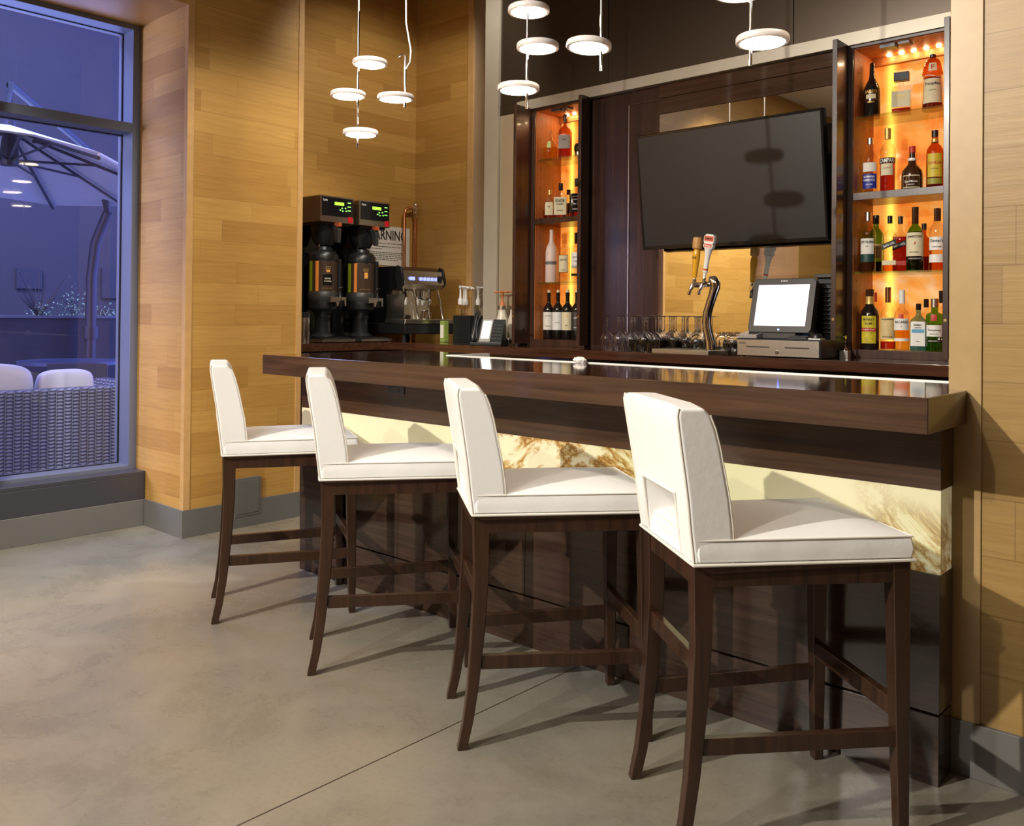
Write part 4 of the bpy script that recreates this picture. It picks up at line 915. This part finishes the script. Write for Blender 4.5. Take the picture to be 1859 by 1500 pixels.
out('body', B().lathe([(.036, 0), (.037, .02), (.028, .05), (.031, .062)], 22), 'chrome', o, smooth=True, angle=60); out('handle', B().tube([(.0, .03, .052), (.0, .055, .045), (.0, .055, .02), (.0, .035, .012)], .003, 8), 'chrome', o, smooth=True)
# warning sign and pipes
sg_ = thing('warning_sign', 'white paper warning notice behind the copper pipes', 'sign', (XS+.002, 4.345, 1.64))
shp = out('sheet', B().box(0, .003, -.237, .237, 0, .30), 'paper', sg_)
place_text('lettering', 'WARNING', .078, .40, 'ink', shp, (.0035, .0, .232), (0, 1, 0), (0, 0, 1))
tb = B()
for i, (z, a, b_) in enumerate([(.165, -.16, .17), (.140, -.12, .15), (.122, -.20, -.04), (.095, -.19, .16), (.082, -.19, .20), (.068, -.19, .15), (.054, -.19, .18), (.040, -.1, .12)]):
    yy = a
    while yy < b_:
        l_ = random.uniform(.012, .035); tb.box(.003, .0035, yy, min(b_, yy+l_), z, z+.005); yy += l_+.006
out('small_print', tb, 'ink', shp)
cp = thing('copper_pipe', 'pair of copper water pipes joined at a valve above the espresso machine', 'pipe', (XS+.05, 4.49, 1.55))
out('pipe', B().tube([(0, 0, -.47), (0, 0, .50), (0, .01, .525), (0, .03, .54), (0, .085, .545)], .012, 14), 'copper', cp, smooth=True)
out('pipe', B().tube([(0, .11, -.47), (0, .11, .48)], .012, 14), 'copper', cp, smooth=True)
out('valve', B().tube([(0, .11, .47), (0, .11, .50), (0, .11, .56), (0, .11, .585)], [.013, .018, .018, .010], 14).tube([(0, .07, .545), (0, .10, .545)], .016, 12).box(-.012, .012, .09, .13, .585, .597), 'chrome', cp, smooth=True, angle=40)
# syrup bottles with pumps
for i, (x, y) in enumerate([(-4.62, 4.57), (-4.54, 4.51), (-4.50, 4.595), (-4.505, 4.42)]):
    o = thing('syrup_bottle', ['syrup bottle with white pump nearest the espresso machine', 'syrup bottle with white pump, second from the espresso machine', 'syrup bottle with white pump, third from the espresso machine', 'syrup bottle with white pump nearest the black caddy'][i], 'bottle', (x, y, ZT), .5, 'syrup bottles with white pumps')
    out('glass_body', B().lathe([(.034, 0), (.036, .01), (.036, .15), (.03, .18), (.015, .21), (.014, .27)], 20), 'bclear', o, smooth=True)
    out('liquid', B().lathe([(.032, .004), (.033, .12+.01*i)], 20), ['lbrown', 'lyellow', 'lamber', 'lbrown'][i], o, smooth=True)
    out('label', B().lathe([(.0368, .04), (.0368, .13)], 20, cap=False), ['paper', 'cream', 'paper', 'white'][i], o, smooth=True)
    out('pump', B().lathe([(.017, .265), (.017, .30), (.008, .315), (.006, .38), (.012, .385), (.012, .40)], 14).tube([(0, 0, .392), (.04, .0, .392), (.06, 0, .380)], .006, 8), 'white', o, smooth=True, angle=50)
o = thing('juice_carton', 'pale green carton beside the espresso machine', 'carton', (-4.50, 4.26, ZT)); out('body', B().box(-.022, .022, -.022, .022, 0, .15), pm('carton_green', (.26, .34, .07), .5), o, bevel=.004); out('printed_panel', B().box(-.015, .015, -.0235, -.022, .03, .12), 'paper', o)
o = thing('napkin_caddy', 'plain black square caddy between syrup bottles and telephone', 'caddy', (-4.29, 4.30, ZT)); out('body', B().box(-.165, 0, 0, .21, 0, .186), 'black', o, bevel=.002); out('edge_strip', B().box(-.002, .001, -.001, .002, .002, .184), 'darkgrey', o); out('insert', B().box(-.155, -.01, .01, .2, .186, .188), 'darkgrey', o)
# telephone
ph = thing('telephone', 'black desk telephone with a bright white display', 'telephone', (-3.855, 4.03, ZT), .55)
Tp = Matrix.Rotation(-.0, 4, 'X')
out('base', B().prism([(-.075, 0), (.085, 0), (.085, .16), (.05, .165), (-.075, .02)], -.10, .10, 'x'), 'black', ph, bevel=.004)
def onface(u, v, hgt=.0): # u across, v along the sloping face
    dy, dz = .125, .145; L_ = math.hypot(dy, dz); return (u, -.075+dy*v-hgt*dz/L_, .02+dz*v+hgt*dy/L_)
def facebox(name, u0, u1, v0, v1, t0, t1, mt, par):
    vs = [onface(u, v, t) for t in (t0, t1) for u, v in ((u0, v0), (u1, v0), (u1, v1), (u0, v1))]
    return out(name, B().add(vs, [(3, 2, 1, 0), (4, 5, 6, 7), (0, 1, 5, 4), (1, 2, 6, 5), (2, 3, 7, 6), (3, 0, 4, 7)]), mt, par)
sf = facebox('screen_frame', -.045, .025, .02, .98, 0, .004, pm('bezel_silver', (.5, .47, .42), .3, .6), ph)
facebox('display', -.036, .016, .16, .90, .004, .0055, emit('phone_display', (.95, 1, 1), 1.5), sf)
for i in range(3):
    for j in range(5): facebox('key', .036+i*.019, .048+i*.019, .12+j*.14, .19+j*.14, 0, .004, 'darkgrey', ph)
out('handset', B().tube([onface(-.075, -.02, .02), onface(-.075, .1, .034), onface(-.075, .3, .042), onface(-.075, .55, .045), onface(-.075, .8, .042), onface(-.075, 1.05, .034), onface(-.075, 1.2, .018)], [.014, .021, .016, .015, .016, .022, .015], 14), 'black', ph, smooth=True)
# large jugs with rust coloured pumps
for x, y, lb in ((-3.925, 4.235, 'left clear gallon jug with rust coloured pump behind the telephone'), (-3.835, 4.252, 'right clear gallon jug with rust coloured pump beside the cabinet')):
    o = thing('sauce_jug', lb, 'jug', (x, y, ZT), 0, 'sauce jugs with rust coloured pumps')
    out('jug_body', B().lathe([(.040, 0), (.043, .01), (.043, .13), (.038, .17), (.028, .20), (.026, .235)], 22), pm('hazy_plastic', (.62, .56, .45), .35, coat=.3), o, smooth=True)
    out('collar', B().lathe([(.030, .23), (.030, .252)], 20), 'steel', o, smooth=True, angle=40)
    out('pump', B().lathe([(.018, .25), (.016, .27), (.008, .285), (.007, .33), (.012, .335), (.012, .35)], 14).tube([(-.075, 0, .342), (-.02, 0, .345), (.05, 0, .344)], .005, 8), pm('rust_plastic', (.50, .16, .04), .4), o, smooth=True, angle=50)

# ================================================================== OUTSIDE
struct('ground_terrace', B().box(-14, XW-.3, -6, 9, -.12, -.02), pm('terrace_stone', (.20, .19, .19), .6, noise=.15, nscale=3))
struct('wall_building', B().box(-12.2, -12, -6, 10, 0, 9), pm('rendered_wall', (.062, .050, .050), .8, noise=.08, nscale=1.5))
wb = struct('trim_9', B().box(-12, -11.97, 5.05, 5.45, 1.45, 1.85).box(-12, -11.97, 4.0, 4.3, 1.55, 1.8), pm('wall_vent', (.045, .038, .04), .6))
pl = thing('planter', 'long dark stone planter box along the terrace wall', 'planter', (-9.2, 2.2, -.02))
out('box', B().box(-.35, .0, -2.6, 5.0, 0, 1.22), pm('planter_stone', (.06, .055, .06), .7, noise=.2, nscale=4), pl)
out('coping', B().box(-.40, .02, -2.62, 5.02, 1.22, 1.245), pm('coping_stone', (.15, .15, .17), .5), pl)
GR = pm('leaf_pale', (.30, .40, .26), .6); SP = pm('leaf_dark', (.07, .05, .05), .5)
def leafy(label, x, y, n, wd, hh):
    b = B()
    for i in range(n):
        c = Vector((random.gauss(0, .08), random.gauss(0, wd*.5), abs(random.gauss(0, hh*.5)))); r_ = random.uniform(.010, .020)
        d = Vector((random.uniform(-1, 1), random.uniform(-1, 1), random.uniform(-.3, 1))).normalized(); e_ = d.orthogonal().normalized()
        b.add([c-d*r_, c+e_*r_*.5, c+d*r_, c-e_*r_*.5], [(0, 1, 2, 3)])
    o = thing('trailing_shrub', label, 'shrub', (x, y, 1.225), group='shrubs in the terrace planter'); out('foliage', b, GR, o)['kind'] = 'stuff'
    q = B()
    for i in range(10): q.tube([(0, 0, -.0), (random.gauss(0, .03), random.gauss(0, wd*.3), hh*.3), (random.gauss(0, .05), random.gauss(0, wd*.5), hh*.7)], .003, 5)
    out('stem', q, SP, o)
leafy('pale leafy shrub nearest the curved pole in the planter', -9.36, 3.66, 170, .17, .26)
leafy('low pale shrub under the spiky plant', -9.36, 3.36, 90, .12, .13)
leafy('low pale shrub at the right end of the planter by the window frame', -9.36, 3.98, 90, .15, .10)
leafy('small low shrub left of the spiky plant', -9.36, 2.88, 70, .12, .10)
sp = thing('spiky_plant', 'dark spiky plant with sword leaves in the planter', 'plant', (-9.38, 3.34, 1.225))
for i in range(16):
    a = random.uniform(0, 2*PI); l_ = random.uniform(.28, .48); t_ = random.uniform(.1, .9); tip = Vector((math.cos(a)*math.sin(t_)*l_, math.sin(a)*math.sin(t_)*l_, math.cos(t_)*l_))
    out('leaf', B().bar((0, 0, -.01), tip, .022, .003, (math.sin(a), -math.cos(a), .2), w2=.002), SP, sp)
# wicker sofa
def wicker():
    m_, t, b = newmat('wicker'); x, y, z = sepxyz(t, 'Object')
    u = mth(t, 'MULTIPLY', mth(t, 'ADD', y, mth(t, 'MULTIPLY', x, 1.)), 20.); v = mth(t, 'MULTIPLY', z, 44.)
    par = mth(t, 'MODULO', mth(t, 'ADD', mth(t, 'FLOOR', mth(t, 'ADD', u, 100)), 0), 2.)
    wv = mth(t, 'SINE', mth(t, 'MULTIPLY', u, PI)); wv2 = mth(t, 'SINE', mth(t, 'MULTIPLY', mth(t, 'ADD', mth(t, 'ADD', v, mth(t, 'MULTIPLY', par, .5)), mth(t, 'MULTIPLY', wv, .2)), PI))
    hgt = mth(t, 'MULTIPLY', mth(t, 'ABSOLUTE', wv2), mth(t, 'ADD', mth(t, 'MULTIPLY', mth(t, 'ABSOLUTE', wv), .7), .3))
    rib = mth(t, 'LESS_THAN', mth(t, 'ABSOLUTE', mth(t, 'SUBTRACT', mth(t, 'FRACT', u), .0)), .07)
    c = ramp(t, hgt, [(.1, (.04, .038, .05)), (.55, (.15, .16, .22)), (.95, (.34, .36, .46))])
    c = mixc(t, c, (.36, .38, .48), mth(t, 'MULTIPLY', rib, .6))
    t.links.new(c, b.inputs['Base Color']); b.inputs['Roughness'].default_value = .5
    bp = t.nodes.new('ShaderNodeBump'); bp.inputs['Strength'].default_value = .7; bp.inputs['Distance'].default_value = .008; t.links.new(hgt, bp.inputs['Height']); t.links.new(bp.outputs[0], b.inputs['Normal'])
    return m_
WK = wicker(); CU = pm('outdoor_fabric', (.78, .78, .84), .8)
so = thing('wicker_sofa', 'grey wicker garden sofa with its back to the window', 'sofa', (-6.0, 1.7, -.02))
out('back', B().box(-.12, .0, -1.3, 1.25, .05, .785), WK, so, bevel=.03, seg=3)
for y in (-1.24, 1.19): out('arm', B().box(-.85, -.12, y-.06, y+.06, .05, .785), WK, so, bevel=.025, seg=3)
out('seat_base', B().box(-.85, -.12, -1.18, 1.13, .1, .36), WK, so, bevel=.01)
for y in (-1.1, 1.05):
    for x in (-.78, -.05): out('leg', B().box(x-.025, x+.025, y-.025, y+.025, 0, .1), 'darkgrey', so)
out('seat_cushion', B().box(-.84, -.13, -1.16, 1.12, .36, .50), CU, so, bevel=.04, seg=3)
for y0, y1, tp_, lb in ((-1.1, .50, .965, 'large white back cushion at the left on the wicker sofa'), (.51, .87, .90, 'smaller white back cushion at the right on the wicker sofa')):
    b = B(); n = 10; vs = []; secs = []
    for i in range(n+1):
        k = i/n; y = y0+(y1-y0)*k; e_ = 1-abs(2*k-1)**4; hh = .50+(tp_-.50)*(.90+.10*e_)
        secs.append([(-.34-.03*e_, y, .52), (-.14+.0*e_, y, .52), (-.14-.02, y, hh-.05), (-.18, y, hh), (-.26, y, hh), (-.30-.03*e_, y, hh-.06)])
    b.sections(secs); o = out('sofa_cushion', b, CU, subsurf=2); o.location = (-6.0, 1.7, -.02); tag(o, lb, 'cushion')
# umbrella
um = thing('garden_umbrella', 'large pale garden umbrella seen from below through the window', 'umbrella', (-7.3, 2.4, -.02))
apex = Vector((-7.4, 2.41, 2.68)); rim = [Vector(p) for p in ((-9.29, 3.43, 2.32), (-8.75, 3.95, 2.32), (-7.35, 3.65, 2.32), (-6.0, 2.5, 2.32), (-5.72, 2.0, 2.32), (-5.75, 1.25, 2.32), (-7.2, .75, 2.32), (-8.6, 1.9, 2.32), (-8.32, 2.64, 2.32))]
rim = rim[:-1]; off = Vector((-7.3, 2.4, -.02)); n = len(rim)
vs = [tuple(apex-off)]+[tuple(p-off) for p in rim]+[tuple(apex-off+Vector((0, 0, .012)))]+[tuple(p-off+Vector((0, 0, .012))) for p in rim]
fs = [(0, 1+i, 1+(i+1) % n) for i in range(n)]+[(n+1, n+2+(i+1) % n, n+2+i) for i in range(n)]+[(1+i, 1+(i+1) % n, n+2+(i+1) % n, n+2+i) for i in range(n)]
out('canopy', B().add(vs, fs), pm('canopy_fabric', (.62, .62, .66), .8), um)
for i, p in enumerate(rim):
    d = Vector((0, 0, -.03)); rb = out('rib', B().tube([apex-off+d, p-off+d], .013, 6), 'bronze', um)
    q = apex.lerp(p, .52)-off+d; out('strut', B().tube([q, Vector((-7.4, 2.41, 2.42))-off], .010, 6), 'bronze', rb)
out('valance', B().tube([p-off for p in rim[1:4]], .012, 6), pm('valance_white', (.95, .95, .97), .6), um)
pp = [(-8.95, 3.67, 0), (-8.95, 3.67, 1.1), (-8.97, 3.68, 1.6), (-8.93, 3.70, 1.95), (-8.80, 3.76, 2.25), (-8.5, 3.5, 2.75), (-7.4, 2.41, 3.0), (-7.4, 2.41, 2.78)]
out('mast', B().tube([Vector(p)-off+Vector((0, 0, -.0)) for p in pp[:5]], [.055, .055, .05, .05, .045], 14), 'bronze', um, smooth=True)
out('arm', B().tube([Vector(p)-off for p in pp[4:]], .03, 12), 'bronze', um, smooth=True)
out('clamp', B().lathe([(.075, 1.02), (.075, 1.14)], 16, -8.95+7.3, 3.67-2.4), 'bronze', um, smooth=True, angle=40)
out('hub', B().lathe([(.06, 2.40), (.07, 2.46), (.03, 2.8)], 12, -.1, .01), 'bronze', um)
out('foot_plate', B().box(-2.0, -1.3, .95, 1.6, 0, .06), 'darkgrey', um)
# terrace table and chairs
def ttable(label, x, y, r, z):
    o = thing('terrace_table', label, 'table', (x, y, -.02)); out('table_top', B().lathe([(r, z-.03), (r, z)], 36), 'alu', o, smooth=True, angle=40)
    out('leg', B().tube([(0, 0, .02), (0, 0, z-.03)], .03, 12), 'bronze', o, smooth=True); out('foot', B().lathe([(.25, 0), (.24, .02)], 24), 'bronze', o)
ttable('round terrace table beyond the wicker sofa', -8.0, 3.12, .42, .86); ttable('low round terrace table cut off by the window frame', -6.8, 3.32, .3, .66)
def tchair(label, x, y, a):
    o = thing('terrace_chair', label, 'chair', (x, y, -.02), a, 'dark terrace chairs'); DK = 'bronze'
    out('seat', B().box(-.22, .22, -.22, .22, .44, .47), DK, o, bevel=.01)
    out('backrest', B().prism([(-.22, .47), (-.20, .47), (-.27, .88), (-.29, .88)], -.22, .22, 'x').xf(Matrix.Identity(4)), DK, o, bevel=.006)
    for sx in (-1, 1):
        for sy_ in (-1, 1): out('leg', B().tube([(sx*.2, sy_*.2, .44), (sx*.22, sy_*.23, 0)], .012, 8), 'alu', o)
tchair('dark terrace chair left of the round table', -7.9, 2.55, -.6); tchair('dark terrace chair in front of the round table', -7.35, 3.0, .9)
# blinds of the second window
bl = thing('venetian_blind', 'wide pale slatted blind outside the second window, seen in the mirror', 'blind', (-5.46, -1.16, 0)); b = B()
for k in range(40): b.box(-.03, .02, -.54, .54, .42+k*.062, .445+k*.062)
out('slats', b, pm('blind_white', (.75, .72, .78), .5), bl)
area('window_daylight', (-7.2, -1.2, 2.2), (-5.4, -1.2, 1.6), 330, 1.5, 1.5, (.75, .7, 1))

b = B(); random.seed(3)
b.lathe([(.004, 0), (.018, .002), (.024, .010), (.016, .020), (.004, .024)], 12); b.v = [(x*1.5+random.uniform(-.004, .004), y+random.uniform(-.004, .004), max(0, z+random.uniform(-.004, .004))) for x, y, z in b.v]
o = out('crumpled_napkin', b, 'white'); o.location = (-2.29, 2.955, 1.0675); tag(o, 'small crumpled white napkin on the back edge of the bar top', 'napkin')
